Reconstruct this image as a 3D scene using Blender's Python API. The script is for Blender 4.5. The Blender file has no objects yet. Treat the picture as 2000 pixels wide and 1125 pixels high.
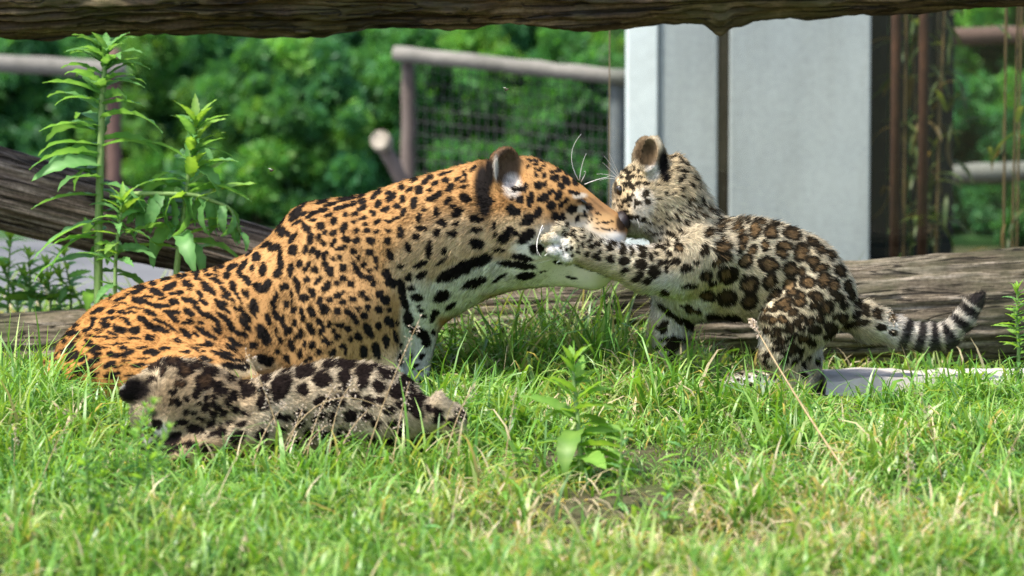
import bpy, math, random
import numpy as np
from mathutils import Vector, Matrix, Euler

# ------------------------------------------------------------------ camera, light, exposure
scene = bpy.context.scene
COL = scene.collection
R = math.radians
CAM_D, CAM_H, FPX = 8.0, 0.9, 8000.0           # metres to the animals, eye height, focal length in picture pixels (2000 wide)
TILT = math.atan(692.5 / FPX)
cam_data = bpy.data.cameras.new('camera')
cam_data.sensor_width = 36.0
cam_data.lens = 36.0 * FPX / 2000.0
cam_data.clip_start, cam_data.clip_end = 0.1, 500.0
cam_data.dof.use_dof = True
cam_data.dof.focus_distance = 7.80
cam_data.dof.aperture_fstop = 3.3
cam = bpy.data.objects.new('camera', cam_data)
COL.objects.link(cam)
cam.location = (0, -CAM_D, CAM_H)
cam.rotation_euler = (math.pi / 2 - TILT, 0, 0)
scene.camera = cam

SUN_EL, SUN_AZ = 60.0, -58.0                    # azimuth: degrees from the -Y (camera) side towards -X
world = bpy.data.worlds.new('World')
scene.world = world
world.use_nodes = True
wn = world.node_tree.nodes
sky = wn.new('ShaderNodeTexSky')
sky.sky_type = 'NISHITA'
sky.sun_disc = False
sky.sun_elevation = R(SUN_EL)
sun_dir = Vector((math.sin(R(SUN_AZ)) * math.cos(R(SUN_EL)), -math.cos(R(SUN_AZ)) * math.cos(R(SUN_EL)), math.sin(R(SUN_EL))))
sky.sun_rotation = math.atan2(sun_dir.x, sun_dir.y)
sky.air_density, sky.dust_density, sky.ozone_density = 1.0, 2.5, 1.0
wn['Background'].inputs['Strength'].default_value = 0.15
world.node_tree.links.new(sky.outputs['Color'], wn['Background'].inputs['Color'])
sun_data = bpy.data.lights.new('sun', 'SUN')
sun_data.energy = 3.0
sun_data.angle = R(5.0)
sun_data.color = (1.0, 0.95, 0.86)
sun = bpy.data.objects.new('sun', sun_data)
COL.objects.link(sun)
sun.location = (-3, -4, 8)
sun.rotation_euler = sun_dir.to_track_quat('Z', 'Y').to_euler()

scene.render.engine = 'CYCLES'
scene.view_settings.view_transform = 'Standard'
scene.view_settings.look = 'None'
scene.view_settings.exposure = 1.22
scene.view_settings.gamma = 1.0
scene.view_settings.use_curve_mapping = False
scene.cycles.use_denoising = True
scene.cycles.denoiser = 'OPENIMAGEDENOISE'
scene.cycles.denoising_input_passes = 'RGB_ALBEDO_NORMAL'
scene.cycles.denoising_prefilter = 'NONE'
scene.cycles.sample_clamp_indirect = 2.5
scene.cycles.sample_clamp_direct = 2.5
scene.cycles.max_bounces = 8
scene.cycles.transparent_max_bounces = 16
scene.cycles.diffuse_bounces = 3
scene.cycles.caustics_reflective = False
scene.cycles.caustics_refractive = False

# ------------------------------------------------------------------ helpers
rng = np.random.default_rng(7)
random.seed(7)

def P(px, py, Y=0.0):
    """photo pixel on the plane at depth Y (metres behind the animals) -> world point"""
    cx, cy = (px - 1000.0) / FPX, -(py - 562.5) / FPX
    d = np.array([cx, math.cos(TILT) + cy * math.sin(TILT), -math.sin(TILT) + cy * math.cos(TILT)])
    t = (Y + CAM_D) / d[1]
    return np.array([d[0] * t, Y, CAM_H + d[2] * t])

def vnoise(p, scale=1.0, seed=0):
    """value noise, -1..1, p (N,3)"""
    q = np.asarray(p, dtype=np.float64) * scale + seed * 17.31
    i = np.floor(q).astype(np.int64); f = q - i
    f = f * f * (3 - 2 * f)
    def h(ix, iy, iz):
        n = (ix * 374761393 + iy * 668265263 + iz * 2147483647 + seed * 1274126177) & 0xFFFFFFFF
        n = ((n ^ (n >> 13)) * 1274126177) & 0xFFFFFFFF
        n = n ^ (n >> 16)
        return (n & 0xFFFF) / 32767.5 - 1.0
    r = 0.0
    for dx in (0, 1):
        wx = f[:, 0] if dx else 1 - f[:, 0]
        for dy in (0, 1):
            wy = f[:, 1] if dy else 1 - f[:, 1]
            for dz in (0, 1):
                wz = f[:, 2] if dz else 1 - f[:, 2]
                r = r + wx * wy * wz * h(i[:, 0] + dx, i[:, 1] + dy, i[:, 2] + dz)
    return r

def fbm(p, scale=1.0, seed=0, octs=3):
    r, a = 0.0, 1.0
    for o in range(octs):
        r = r + a * vnoise(p, scale * 2 ** o, seed + o * 5); a *= 0.5
    return r

def sstep(a, b, x):
    t = np.clip((x - a) / (b - a), 0, 1)
    return t * t * (3 - 2 * t)

def mesh_from(name, verts, faces, smooth=True):
    """faces: (n,3) or (n,4) int array or list of tuples"""
    me = bpy.data.meshes.new(name)
    if isinstance(faces, np.ndarray):
        n, k = faces.shape
        me.vertices.add(len(verts)); me.vertices.foreach_set('co', np.asarray(verts, dtype=np.float32).ravel())
        me.loops.add(n * k); me.loops.foreach_set('vertex_index', faces.astype(np.int32).ravel())
        me.polygons.add(n); me.polygons.foreach_set('loop_start', np.arange(0, n * k, k, dtype=np.int32))
        me.update(calc_edges=True)
        me.validate()
    else:
        me.from_pydata([tuple(v) for v in verts], [], faces)
        me.update()
    me.polygons.foreach_set('use_smooth', [smooth] * len(me.polygons))
    return me

def vcol(me, cols, name='col'):
    a = me.attributes.new(name, 'FLOAT_COLOR', 'POINT')
    c = np.ones((len(me.vertices), 4), dtype=np.float32); c[:, :3] = cols
    a.data.foreach_set('color', c.ravel())

def obj(name, me, mat=None, parent=None, loc=None, rot=None, scale=None):
    o = bpy.data.objects.new(name, me)
    COL.objects.link(o)
    if mat is not None and me is not None and len(me.materials) == 0:
        me.materials.append(mat)
    if parent is not None: o.parent = parent
    if loc is not None: o.location = loc
    if rot is not None: o.rotation_euler = rot
    if scale is not None: o.scale = scale
    return o

def tag(o, label=None, cat=None, group=None, kind=None):
    for k, v in (('label', label), ('category', cat), ('group', group), ('kind', kind)):
        if v: o[k] = v
    return o

def empty(name, loc):
    o = bpy.data.objects.new(name, None)
    COL.objects.link(o); o.location = loc
    return o

def box_mesh(name, lo, hi, bev=0.0, jitter=0.0):
    import bmesh
    bm = bmesh.new()
    bmesh.ops.create_cube(bm, size=1.0)
    lo, hi = np.array(lo, float), np.array(hi, float)
    for v in bm.verts:
        v.co = Vector((lo + hi) / 2 + np.array(v.co) * (hi - lo))
    if bev > 0:
        bmesh.ops.bevel(bm, geom=list(bm.edges), offset=bev, segments=2, profile=0.6, affect='EDGES')
    me = bpy.data.meshes.new(name); bm.to_mesh(me); bm.free()
    return me

def tube_mesh(name, pts, radii, n=8, cap=True):
    pts = np.asarray(pts, float); m = len(pts)
    radii = np.broadcast_to(np.asarray(radii, float), (m,))
    tan = np.gradient(pts, axis=0); tan /= np.linalg.norm(tan, axis=1)[:, None] + 1e-12
    up = np.array([0, 1.0, 0]) if abs(tan[0][1]) < 0.9 else np.array([1.0, 0, 0])
    vs, fs = [], []
    u = np.cross(tan[0], up); u /= np.linalg.norm(u)
    for i in range(m):
        u = u - tan[i] * (u @ tan[i]); u /= np.linalg.norm(u) + 1e-12
        v = np.cross(tan[i], u)
        for k in range(n):
            a = 2 * math.pi * k / n
            vs.append(pts[i] + radii[i] * (math.cos(a) * u + math.sin(a) * v))
    for i in range(m - 1):
        for k in range(n):
            k2 = (k + 1) % n
            fs.append((i * n + k, i * n + k2, (i + 1) * n + k2, (i + 1) * n + k))
    if cap:
        fs.append(tuple(range(n - 1, -1, -1))); fs.append(tuple((m - 1) * n + k for k in range(n)))
    return mesh_from(name, vs, fs)

def bez(p0, p1, p2, n=10):
    t = np.linspace(0, 1, n)[:, None]
    p0, p1, p2 = map(lambda q: np.asarray(q, float), (p0, p1, p2))
    return (1 - t) ** 2 * p0 + 2 * t * (1 - t) * p1 + t * t * p2

# ---- materials
class NT:
    def __init__(self, name):
        self.m = bpy.data.materials.new(name); self.m.use_nodes = True
        self.t = self.m.node_tree; self.t.nodes.clear()
        self.out = self.t.nodes.new('ShaderNodeOutputMaterial')
    def n(self, typ, **kw):
        nd = self.t.nodes.new('ShaderNode' + typ)
        for k, v in kw.items():
            if k.startswith('i_'):
                key = k[2:].replace('_', ' ')
                nd.inputs[int(key) if key.isdigit() else key].default_value = v
            else: setattr(nd, k, v)
        return nd
    def l(self, a, b): self.t.links.new(a, b)
    def ramp(self, fac, stops):
        r = self.n('ValToRGB'); e = r.color_ramp.elements
        while len(e) < len(stops): e.new(0.5)
        for el, (p, c) in zip(e, stops): el.position = p; el.color = (*c, 1)
        self.l(fac, r.inputs['Fac']); return r.outputs['Color']
    def noise(self, scale, detail=4, rough=0.6, vec=None, dist=0.0):
        nd = self.n('TexNoise', i_Scale=scale, i_Detail=detail, i_Roughness=rough, i_Distortion=dist)
        if vec is not None: self.l(vec, nd.inputs['Vector'])
        return nd.outputs['Fac']
    def coords(self, scale=(1, 1, 1)):
        tc = self.n('TexCoord'); mp = self.n('Mapping'); mp.inputs['Scale'].default_value = scale
        self.l(tc.outputs['Object'], mp.inputs['Vector']); return mp.outputs['Vector']
    def mix(self, fac, a, b, blend='MIX'):
        m = self.n('Mix', data_type='RGBA', blend_type=blend)
        for s, v in ((0, fac), (6, a), (7, b)):
            if hasattr(v, 'node'): self.l(v, m.inputs[s])
            else: m.inputs[s].default_value = v if s == 0 else (*v, 1)
        return m.outputs[2]
    def bump(self, h, strength, dist=0.01):
        b = self.n('Bump', i_Strength=strength, i_Distance=dist); self.l(h, b.inputs['Height']); return b.outputs['Normal']
    def finish(self, sh): self.l(sh, self.out.inputs['Surface']); return self.m
    def pbsdf(self, color, rough=0.8, normal=None, spec=0.3, metal=0.0):
        p = self.n('BsdfPrincipled', i_Roughness=rough, i_Metallic=metal)
        p.inputs['Specular IOR Level'].default_value = spec
        if hasattr(color, 'node'): self.l(color, p.inputs['Base Color'])
        else: p.inputs['Base Color'].default_value = (*color, 1)
        if normal is not None: self.l(normal, p.inputs['Normal'])
        return p.outputs[0]

def simple_mat(name, c1, c2, scale=20, rough=0.8, bump=0.3, spec=0.3, stretch=(1, 1, 1), metal=0.0):
    t = NT(name); v = t.coords(stretch)
    n1 = t.noise(scale, 5, 0.65, v); n2 = t.noise(scale * 6, 3, 0.6, v)
    c = t.ramp(n1, [(0.3, c1), (0.7, c2)])
    c = t.mix(0.25, c, t.ramp(n2, [(0.3, (0.4, 0.4, 0.4)), (0.7, (1, 1, 1))]), 'MULTIPLY')
    return t.finish(t.pbsdf(c, rough, t.bump(n2, bump, 0.004), spec, metal))

def leaf_mat(name, attr='col', trans=0.4, rough=0.45, spec=0.35, tint=(1.25, 1.15, 0.5)):
    t = NT(name)
    a = t.n('Attribute', attribute_name=attr)
    inf = t.n('ObjectInfo')
    br = t.n('MapRange'); br.inputs['To Min'].default_value = 0.8; br.inputs['To Max'].default_value = 1.2
    t.l(inf.outputs['Random'], br.inputs['Value'])
    hsv = t.n('HueSaturation'); t.l(br.outputs[0], hsv.inputs['Value']); t.l(a.outputs['Color'], hsv.inputs['Color'])
    c = hsv.outputs[0]
    p = t.pbsdf(c, rough, None, spec)
    tr = t.n('BsdfTranslucent'); t.l(t.mix(1.0, c, tint, 'MULTIPLY'), tr.inputs['Color'])
    mx = t.n('MixShader', i_0=trans); t.l(p, mx.inputs[1]); t.l(tr.outputs[0], mx.inputs[2])
    return t.finish(mx.outputs[0])
# ------------------------------------------------------------------ ground, path, slab
def gz(x, y):
    x = np.asarray(x, float); y = np.asarray(y, float)
    slope = -0.085 * np.clip(-0.15 - y, 0, 1.9)
    p = np.stack([x.ravel(), y.ravel(), np.zeros(x.size)], 1)
    n = (fbm(p, 2.2, 3, 3) * 0.014).reshape(x.shape)
    near = sstep(1.1, 0.6, y) * sstep(6, 3, np.abs(x))
    return slope + n * near - 0.012

def axis(dense_lo, dense_hi, step, lo, hi):
    a = list(np.arange(dense_lo, dense_hi + 1e-6, step))
    s = step
    while a[-1] < hi: s *= 1.5; a.append(a[-1] + s)
    s = step
    while a[0] > lo: s *= 1.5; a.insert(0, a[0] - s)
    return np.array(a)
gx, gy = axis(-2.2, 2.2, 0.04, -160, 160), axis(-3.2, 1.2, 0.04, -60, 160)
GX, GY = np.meshgrid(gx, gy, indexing='ij')
GZ = gz(GX, GY)
ny = len(gy)
ii = (np.arange(len(gx) - 1)[:, None] * ny + np.arange(ny - 1)[None, :]).ravel()
t = NT('soil_and_thatch')
v = t.coords()
n1 = t.noise(5, 6, 0.7, v); n2 = t.noise(60, 5, 0.7, v); n3 = t.noise(1.7, 3, 0.5, v)
c = t.ramp(n2, [(0.3, (0.035, 0.026, 0.017)), (0.55, (0.09, 0.07, 0.045)), (0.8, (0.22, 0.18, 0.11))])
c = t.mix(t.ramp(n1, [(0.42, (0, 0, 0)), (0.6, (0.6, 0.6, 0.6))]), c, (0.055, 0.085, 0.022))
M_SOIL = t.finish(t.pbsdf(c, 0.95, t.bump(n2, 0.8, 0.01), 0.1))
ground = obj('ground', mesh_from('ground', np.stack([GX.ravel(), GY.ravel(), GZ.ravel()], 1), np.stack([ii, ii + ny, ii + ny + 1, ii + 1], 1)), M_SOIL)
tag(ground, kind='structure')

M_PATH = simple_mat('path_paving', (0.11, 0.115, 0.12), (0.17, 0.17, 0.175), 3, 0.9, 0.2)
path = obj('path', box_mesh('path', (-9, 1.5, -0.06), (0.35, 3.9, 0.012), 0.004), M_PATH)
tag(path, kind='structure')
M_LAWN = simple_mat('far_lawn', (0.02, 0.06, 0.015), (0.055, 0.12, 0.03), 3, 0.9, 0.5)
lawn = obj('lawn', box_mesh('lawn', (-14, 3.905, -0.06), (14, 22, 0.016), 0.004), M_LAWN)
tag(lawn, kind='structure')

# ------------------------------------------------------------------ logs
def wood_mat(name, dark, mid, pale, along=1.2, moss=None, rough=0.85):
    t = NT(name); v = t.coords((along, 22, 22)); v2 = t.coords((1, 1, 1)); v3 = t.coords((along * 5, 90, 90)); v4 = t.coords((along * .8, 16, 16))
    n1 = t.noise(2.2, 6, 0.65, v, 0.5); n2 = t.noise(2.0, 5, 0.7, v3, 0.3); n3 = t.noise(5.5, 5, 0.65, v2); n4 = t.noise(1.6, 3, 0.5, v4, 0.8); n5 = t.noise(140, 3, 0.6, v2)
    c = t.ramp(n1, [(0.28, dark), (0.50, mid), (0.74, pale)])
    c = t.mix(0.8, c, t.ramp(n2, [(0.34, (0.22, 0.2, 0.18)), (0.5, (0.8, 0.8, 0.8)), (0.68, (1.25, 1.2, 1.15))]), 'MULTIPLY')
    c = t.mix(0.55, c, t.ramp(n5, [(0.35, (0.45, 0.43, 0.4)), (0.6, (1.15, 1.15, 1.15))]), 'MULTIPLY')
    if moss:
        c = t.mix(t.ramp(n3, [(0.46, (0, 0, 0)), (0.66, (0.75, 0.75, 0.75))]), c, moss)
    crack = t.ramp(n4, [(0.475, (1, 1, 1)), (0.495, (0.05, 0.05, 0.05)), (0.505, (0.05, 0.05, 0.05)), (0.525, (1, 1, 1))])
    c = t.mix(0.85, c, crack, 'MULTIPLY')
    n6 = t.noise(3.2, 5, 0.7, t.coords((1.0, 2.2, 2.2)))
    c = t.mix(0.6, c, t.ramp(n6, [(0.38, (0.38, 0.36, 0.33)), (0.58, (1.1, 1.1, 1.1))]), 'MULTIPLY')
    b = t.mix(0.5, t.mix(0.5, n1, n2), crack)
    return t.finish(t.pbsdf(c, rough, t.bump(b, 0.7, 0.010), 0.2))

def log_mesh(name, L, ra, rb, seed, lump=0.08, groove=0.05, cracks=5, na=110, nl=220, knobs=(), bark=0.0):
    """a trunk along local +X from 0 to L, lumps, grain furrows and drying cracks in relief, both ends closed"""
    rg = np.random.default_rng(seed)
    s = np.linspace(0, 1, nl); a = np.linspace(0, 2 * math.pi, na, endpoint=False)
    Sg, A = np.meshgrid(s, a, indexing='ij')
    r0 = ra + (rb - ra) * Sg
    ca, sa = np.cos(A), np.sin(A)
    x = Sg * L
    pl = np.stack([x.ravel() * 2.2, ca.ravel() * .9, sa.ravel() * .9], 1)
    f = 1 + lump * fbm(pl, 1.0, seed, 3).reshape(Sg.shape)
    pg = np.stack([x.ravel() * 1.4, ca.ravel() * 9, sa.ravel() * 9], 1)
    g = fbm(pg, 1.0, seed + 3, 3).reshape(Sg.shape)
    f += groove * np.minimum(g, 0.25)
    pf = np.stack([x.ravel() * 30, ca.ravel() * 14, sa.ravel() * 14], 1)
    f += groove * 0.22 * vnoise(pf, 1.0, seed + 9).reshape(Sg.shape)
    if bark:
        pb = np.stack([x.ravel() * 7, ca.ravel() * 4, sa.ravel() * 4], 1)
        bq = fbm(pb, 1.0, seed + 21, 4).reshape(Sg.shape)
        f += bark * (np.clip(bq * 3, -1, 1) * .5 + .5 * bq)
        f += bark * .35 * vnoise(np.stack([x.ravel() * 55, ca.ravel() * 16, sa.ravel() * 16], 1), 1.0, seed + 31).reshape(Sg.shape)
    for _ in range(cracks):
        a0 = rg.uniform(0, 2 * math.pi); s0, s1 = np.sort(rg.uniform(-0.2, 1.2, 2))
        wob = 0.10 * vnoise(np.stack([s * 9, s * 0 + _, s * 0], 1), 1.0, seed + 40)
        da = np.abs((A - a0 - wob[:, None] + math.pi) % (2 * math.pi) - math.pi)
        f -= 0.14 * np.exp(-(da / 0.035) ** 2) * (sstep(s0, s0 + .06, Sg) * sstep(s1, s1 - .06, Sg))
    for (ks, ka, kh, kw) in knobs:
        da = np.abs((A - ka + math.pi) % (2 * math.pi) - math.pi)
        f += kh * np.exp(-((Sg - ks) * L / kw) ** 2 - (da / 0.5) ** 2)
    rr = r0 * f
    bend = 0.012 * np.sin(Sg * 3.0 + seed)
    V = np.stack([x, rr * ca, rr * sa + bend], 2).reshape(-1, 3)
    i = (np.arange(nl - 1)[:, None] * na + np.arange(na)[None, :])
    j = (np.arange(nl - 1)[:, None] * na + (np.arange(na)[None, :] + 1) % na)
    F = np.stack([i.ravel(), j.ravel(), (j + na).ravel(), (i + na).ravel()], 1)
    n = len(V)
    V = np.concatenate([V, [[0, 0, bend[0, 0]], [L, 0, bend[-1, 0]]]])
    k = np.arange(na)
    e0 = np.stack([np.full(na, n), (k + 1) % na, k, k], 1)[:, :3]
    e1 = np.stack([np.full(na, n + 1), (nl - 1) * na + k, (nl - 1) * na + (k + 1) % na], 1)
    faces = [tuple(q) for q in F] + [tuple(q) for q in e0] + [tuple(q) for q in e1]
    return mesh_from(name, V, faces)

def place_log(name, a, b, ra, rb, mat, label, cat, seed, **kw):
    a, b = Vector(a), Vector(b); d = b - a
    o = obj(name, log_mesh(name, d.length, ra, rb, seed, **kw), mat, loc=a)
    o.rotation_mode = 'QUATERNION'; o.rotation_quaternion = d.to_track_quat('X', 'Z')
    return tag(o, label, cat)

M_LOGW = wood_mat('weathered_log', (0.040, 0.032, 0.022), (0.18, 0.148, 0.105), (0.52, 0.455, 0.37), 1.8, (0.060, 0.064, 0.030), 0.85)
M_LOGD = wood_mat('dark_log', (0.035, 0.026, 0.019), (0.15, 0.115, 0.085), (0.44, 0.37, 0.30), 0.9)
M_BEAM = wood_mat('dark_bark_beam', (0.016, 0.011, 0.007), (0.11, 0.073, 0.038), (0.44, 0.32, 0.18), 1.0, (0.08, 0.075, 0.025), 0.55)  # dark brown bark with paler grain and olive patches
place_log('fallen_log', P(-250, 690, .44), P(2250, 584, .44), .066, .128, M_LOGW, 'long grey weathered log lying on the ground behind the animals', 'log', 3, lump=.05, groove=.09, cracks=12, na=160, nl=500, bark=.018)
place_log('leaning_log', P(-420, 272, .56), P(900, 592, .56), .098, .050, M_LOGD, 'dark cracked log slanting down behind the tall weeds', 'log', 8, lump=.07, groove=.10, cracks=12, na=140, nl=360, bark=.02)
place_log('overhead_beam', P(-350, -18, .45), P(2400, -112, .45), .112, .102, M_BEAM, 'thick dark bark beam spanning overhead above the adult jaguar', 'beam', 21, lump=.10, groove=.17, cracks=14, na=200, nl=700, bark=.055,
          knobs=[(0.637, -1.65, .26, .024), (0.652, -1.3, .12, .02), (0.34, -1.5, .10, .12), (0.55, -1.6, .07, .12)])

M_SLAB = simple_mat('pale_stone', (0.42, 0.38, 0.34), (0.62, 0.58, 0.53), 9, 0.85, 0.4)
a0, a1 = P(1605, 770), P(2150, 770)
import bmesh
bm = bmesh.new()
sx, sy = np.linspace(a0[0], a1[0], 60), np.linspace(-0.03, 0.20, 16)
prof = lambda i, j: -0.05 if (j in (0, 15) or i in (0, 59)) else 0.030
gv = [[bm.verts.new((x, y, prof(i, j))) for j, y in enumerate(sy)] for i, x in enumerate(sx)]
for i in range(59):
    for j in range(15): bm.faces.new((gv[i][j], gv[i + 1][j], gv[i + 1][j + 1], gv[i][j + 1]))
co = np.array([v.co for v in bm.verts]); nz = fbm(co, 14, 91, 3); nx = fbm(co, 5, 93, 3)
for v, a_, b_ in zip(bm.verts, nz, nx):
    v.co.z += .006 * a_; v.co.y += .012 * b_
slab_me = bpy.data.meshes.new('stone_slab'); bm.to_mesh(slab_me); bm.free()
slab = obj('stone_slab', slab_me, M_SLAB)
tag(slab, 'flat pale stone slab in the grass beside the weathered log', 'slab')

# ------------------------------------------------------------------ concrete wall, white post, dark timber wall, rusty posts
t = NT('pale_concrete'); v = t.coords(); v2 = t.coords((4, 4, .5))
c = t.ramp(t.noise(2.2, 6, .65, v), [(0.3, (0.37, 0.385, 0.40)), (0.7, (0.49, 0.50, 0.50))])
c = t.mix(0.5, c, t.ramp(t.noise(2.0, 5, .65, v2), [(0.35, (0.74, 0.73, 0.70)), (0.6, (1.05, 1.05, 1.05))]), 'MULTIPLY')
nb = t.noise(60, 4, .6, v)
M_CONC = t.finish(t.pbsdf(t.mix(0.3, c, t.ramp(nb, [(0.3, (0.6, 0.6, 0.6)), (0.6, (1, 1, 1))]), 'MULTIPLY'), 0.85, t.bump(nb, .2, .004), 0.25))
M_WHITE = simple_mat('white_paint', (0.78, 0.80, 0.81), (0.84, 0.85, 0.85), 4, 0.5, 0.05)
M_JOINT = simple_mat('brown_joint', (0.09, 0.07, 0.04), (0.16, 0.12, 0.075), 12, 0.8, 0.3)
M_TIMB = simple_mat('dark_timber', (0.010, 0.013, 0.012), (0.03, 0.033, 0.03), 8, 0.8, 0.3, stretch=(1, 1, 0.1))
M_RUST = simple_mat('rusty_steel', (0.035, 0.014, 0.009), (0.09, 0.036, 0.018), 25, 0.85, 0.4)
M_POST = simple_mat('worn_post', (0.11, 0.085, 0.072), (0.19, 0.15, 0.13), 14, 0.85, 0.3, stretch=(1, 1, 0.2))
M_RAIL = simple_mat('grey_rail_timber', (0.14, 0.135, 0.115), (0.25, 0.235, 0.205), 10, 0.85, 0.3)
M_RAILR = simple_mat('red_brown_rail', (0.10, 0.060, 0.048), (0.17, 0.10, 0.08), 12, 0.85, 0.3)
M_CUT = simple_mat('pale_cut_wood', (0.26, 0.23, 0.18), (0.36, 0.32, 0.26), 30, 0.85, 0.3)
YW = 2.0
def xat(px, Y): return float(P(px, 400, Y)[0])
wall = tag(empty('concrete_wall', (xat(1490, YW), YW, 0)), 'pale grey concrete wall of two panels behind the glass', 'wall')
wl = np.array(wall.location)
obj('panel', box_mesh('panel', np.array((xat(1284, YW) + .002, YW, -.05)) - wl, np.array((xat(1401, YW), YW + .18, 2.5)) - wl, .006), M_CONC, wall)
obj('joint', box_mesh('joint', np.array((xat(1401, YW) + .002, YW + .03, -.05)) - wl, np.array((xat(1424, YW) - .002, YW + .15, 2.48)) - wl), M_JOINT, wall)
obj('panel', box_mesh('panel', np.array((xat(1424, YW), YW, -.05)) - wl, np.array((xat(1699, YW), YW + .18, 2.5)) - wl, .006), M_CONC, wall)
wp = obj('white_post', box_mesh('white_post', (-(xat(1284, YW) - xat(1224, YW)) / 2, -.012, -.05), ((xat(1284, YW) - xat(1224, YW)) / 2, .14, 2.6), .005), M_WHITE, loc=(xat(1254, YW), YW, 0))
tag(wp, 'white painted square post at the end of the concrete wall', 'post')
tw = tag(empty('timber_wall', (xat(1790, YW), YW + .25, 0)), 'dark wall of upright boards beside the concrete wall', 'wall')
bx = np.linspace(xat(1690, YW + .25), xat(1862, YW + .25), 5) - tw.location[0]
for i in range(4):
    obj('board', box_mesh('board', (bx[i] + .002, -.012 + .006 * (i % 2), -.05), (bx[i + 1] - .002, .03 + .006 * (i % 2), 2.3), .003), M_TIMB, tw)
for px, lab in ((1748, 'rusty steel post next to the concrete wall edge'), (1802, 'rusty steel post in front of the last dark board')):
    rp = obj('rusty_post', tube_mesh('rusty_post', [(0, 0, -.05), (0, 0, .6), (0, 0, 1.3), (0, 0, 2.2)], .012, 12), M_RUST, loc=(xat(px, 1.7), 1.7, 0))
    tag(rp, lab, 'post')

# ------------------------------------------------------------------ fences beyond the path
def round_bar(name, a, b, r, mat, parent, n=12):
    base = np.array(parent.location)
    a, b = np.array(a) - base, np.array(b) - base
    pts = np.linspace(a, b, 14); pts[1:-1] += rng.normal(0, r * 0.05, (12, 3))
    return obj(name, tube_mesh(name, pts, r * (1 + rng.normal(0, .04, 14)), n), mat, parent)
def ground_under(p): return np.array([p[0], p[1], -0.03])
F1 = tag(empty('wire_fence', P(797, 105, 3.2) * [1, 1, 0]), 'low fence of round posts and rail with wire mesh by the white post', 'fence')
round_bar('rail', P(770, 104, 3.2), P(1232, 152, 3.0), .021, M_RAIL, F1)
for (px, py, Y) in ((797, 120, 3.23), (1207, 160, 3.04)):
    tp = P(px, py, Y); round_bar('post', ground_under(tp), tp, .019 if px < 900 else .022, M_POST if px < 900 else simple_mat('grey_steel', (.10, .11, .12), (.17, .18, .19), 10), F1)
vs, fs = [], []
def add_wire(a, b, r=0.0016):
    a, b = np.array(a), np.array(b); d = b - a; u = np.cross(d, (0, 1, 0)); u = u / np.linalg.norm(u) * r; w = np.array([0, r, 0]); k = len(vs)
    for q in (a, b): vs.extend([q + u, q + w, q - u, q - w])
    fs.extend([(k + i, k + (i + 1) % 4, k + 4 + (i + 1) % 4, k + 4 + i) for i in range(4)])
fb = np.array(F1.location)
for i in range(1, 24):
    s = i / 24; px = 797 + s * 410; Y = 3.23 - .19 * s
    tp = P(px, 118 + 42 * s, Y); add_wire(ground_under(tp) - fb, tp - fb)
for j in range(1, 17):
    a, b = P(797, 110 + 25 * j, 3.23), P(1207, 155 + 25 * j, 3.04); add_wire(a - fb, b - fb)
tag(obj('wire_mesh', mesh_from('wire_mesh', vs, fs), simple_mat('wire', (.03, .03, .03), (.07, .07, .07), 10), F1), kind='stuff')
F2 = tag(empty('wooden_fence', P(222, 130, 3.3) * [1, 1, 0]), 'low timber fence with a reddish post behind the tallest weed', 'fence')
round_bar('rail', P(-260, 108, 3.35), P(244, 138, 3.3), .024, M_RAIL, F2)
tp = P(221, 96, 3.34); round_bar('post', ground_under(tp), tp, .021, M_RAILR, F2)
tp = P(-230, 96, 3.38); round_bar('post', ground_under(tp), tp, .021, M_RAILR, F2)
F3 = tag(empty('timber_barrier', P(2050, 200, 3.0) * [1, 1, 0]), 'timber barrier with a grey lower rail and a red-brown upper rail', 'fence')
round_bar('rail', P(1835, 342, 3.0), P(2300, 322, 3.0), .026, M_RAIL, F3)
round_bar('rail', P(1810, 74, 3.0), P(2300, 58, 3.0), .024, M_RAILR, F3)
tp = P(2060, 20, 3.06); round_bar('post', ground_under(tp), tp, .03, M_POST, F3)
tp = P(1842, 20, 3.06); round_bar('post', ground_under(tp), tp, .03, M_POST, F3)
st = tag(empty('leaning_stake', P(860, 505, 3.0) * [1, 1, 0]), 'short leaning stake with a pale sawn end next to the fence post', 'stake')
round_bar('shaft', P(750, 285, 3.0), P(870, 520, 3.0), .020, M_POST, st)
round_bar('cut_end', P(742, 272, 2.955), P(748, 280, 2.985), .028, M_CUT, st)

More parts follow.
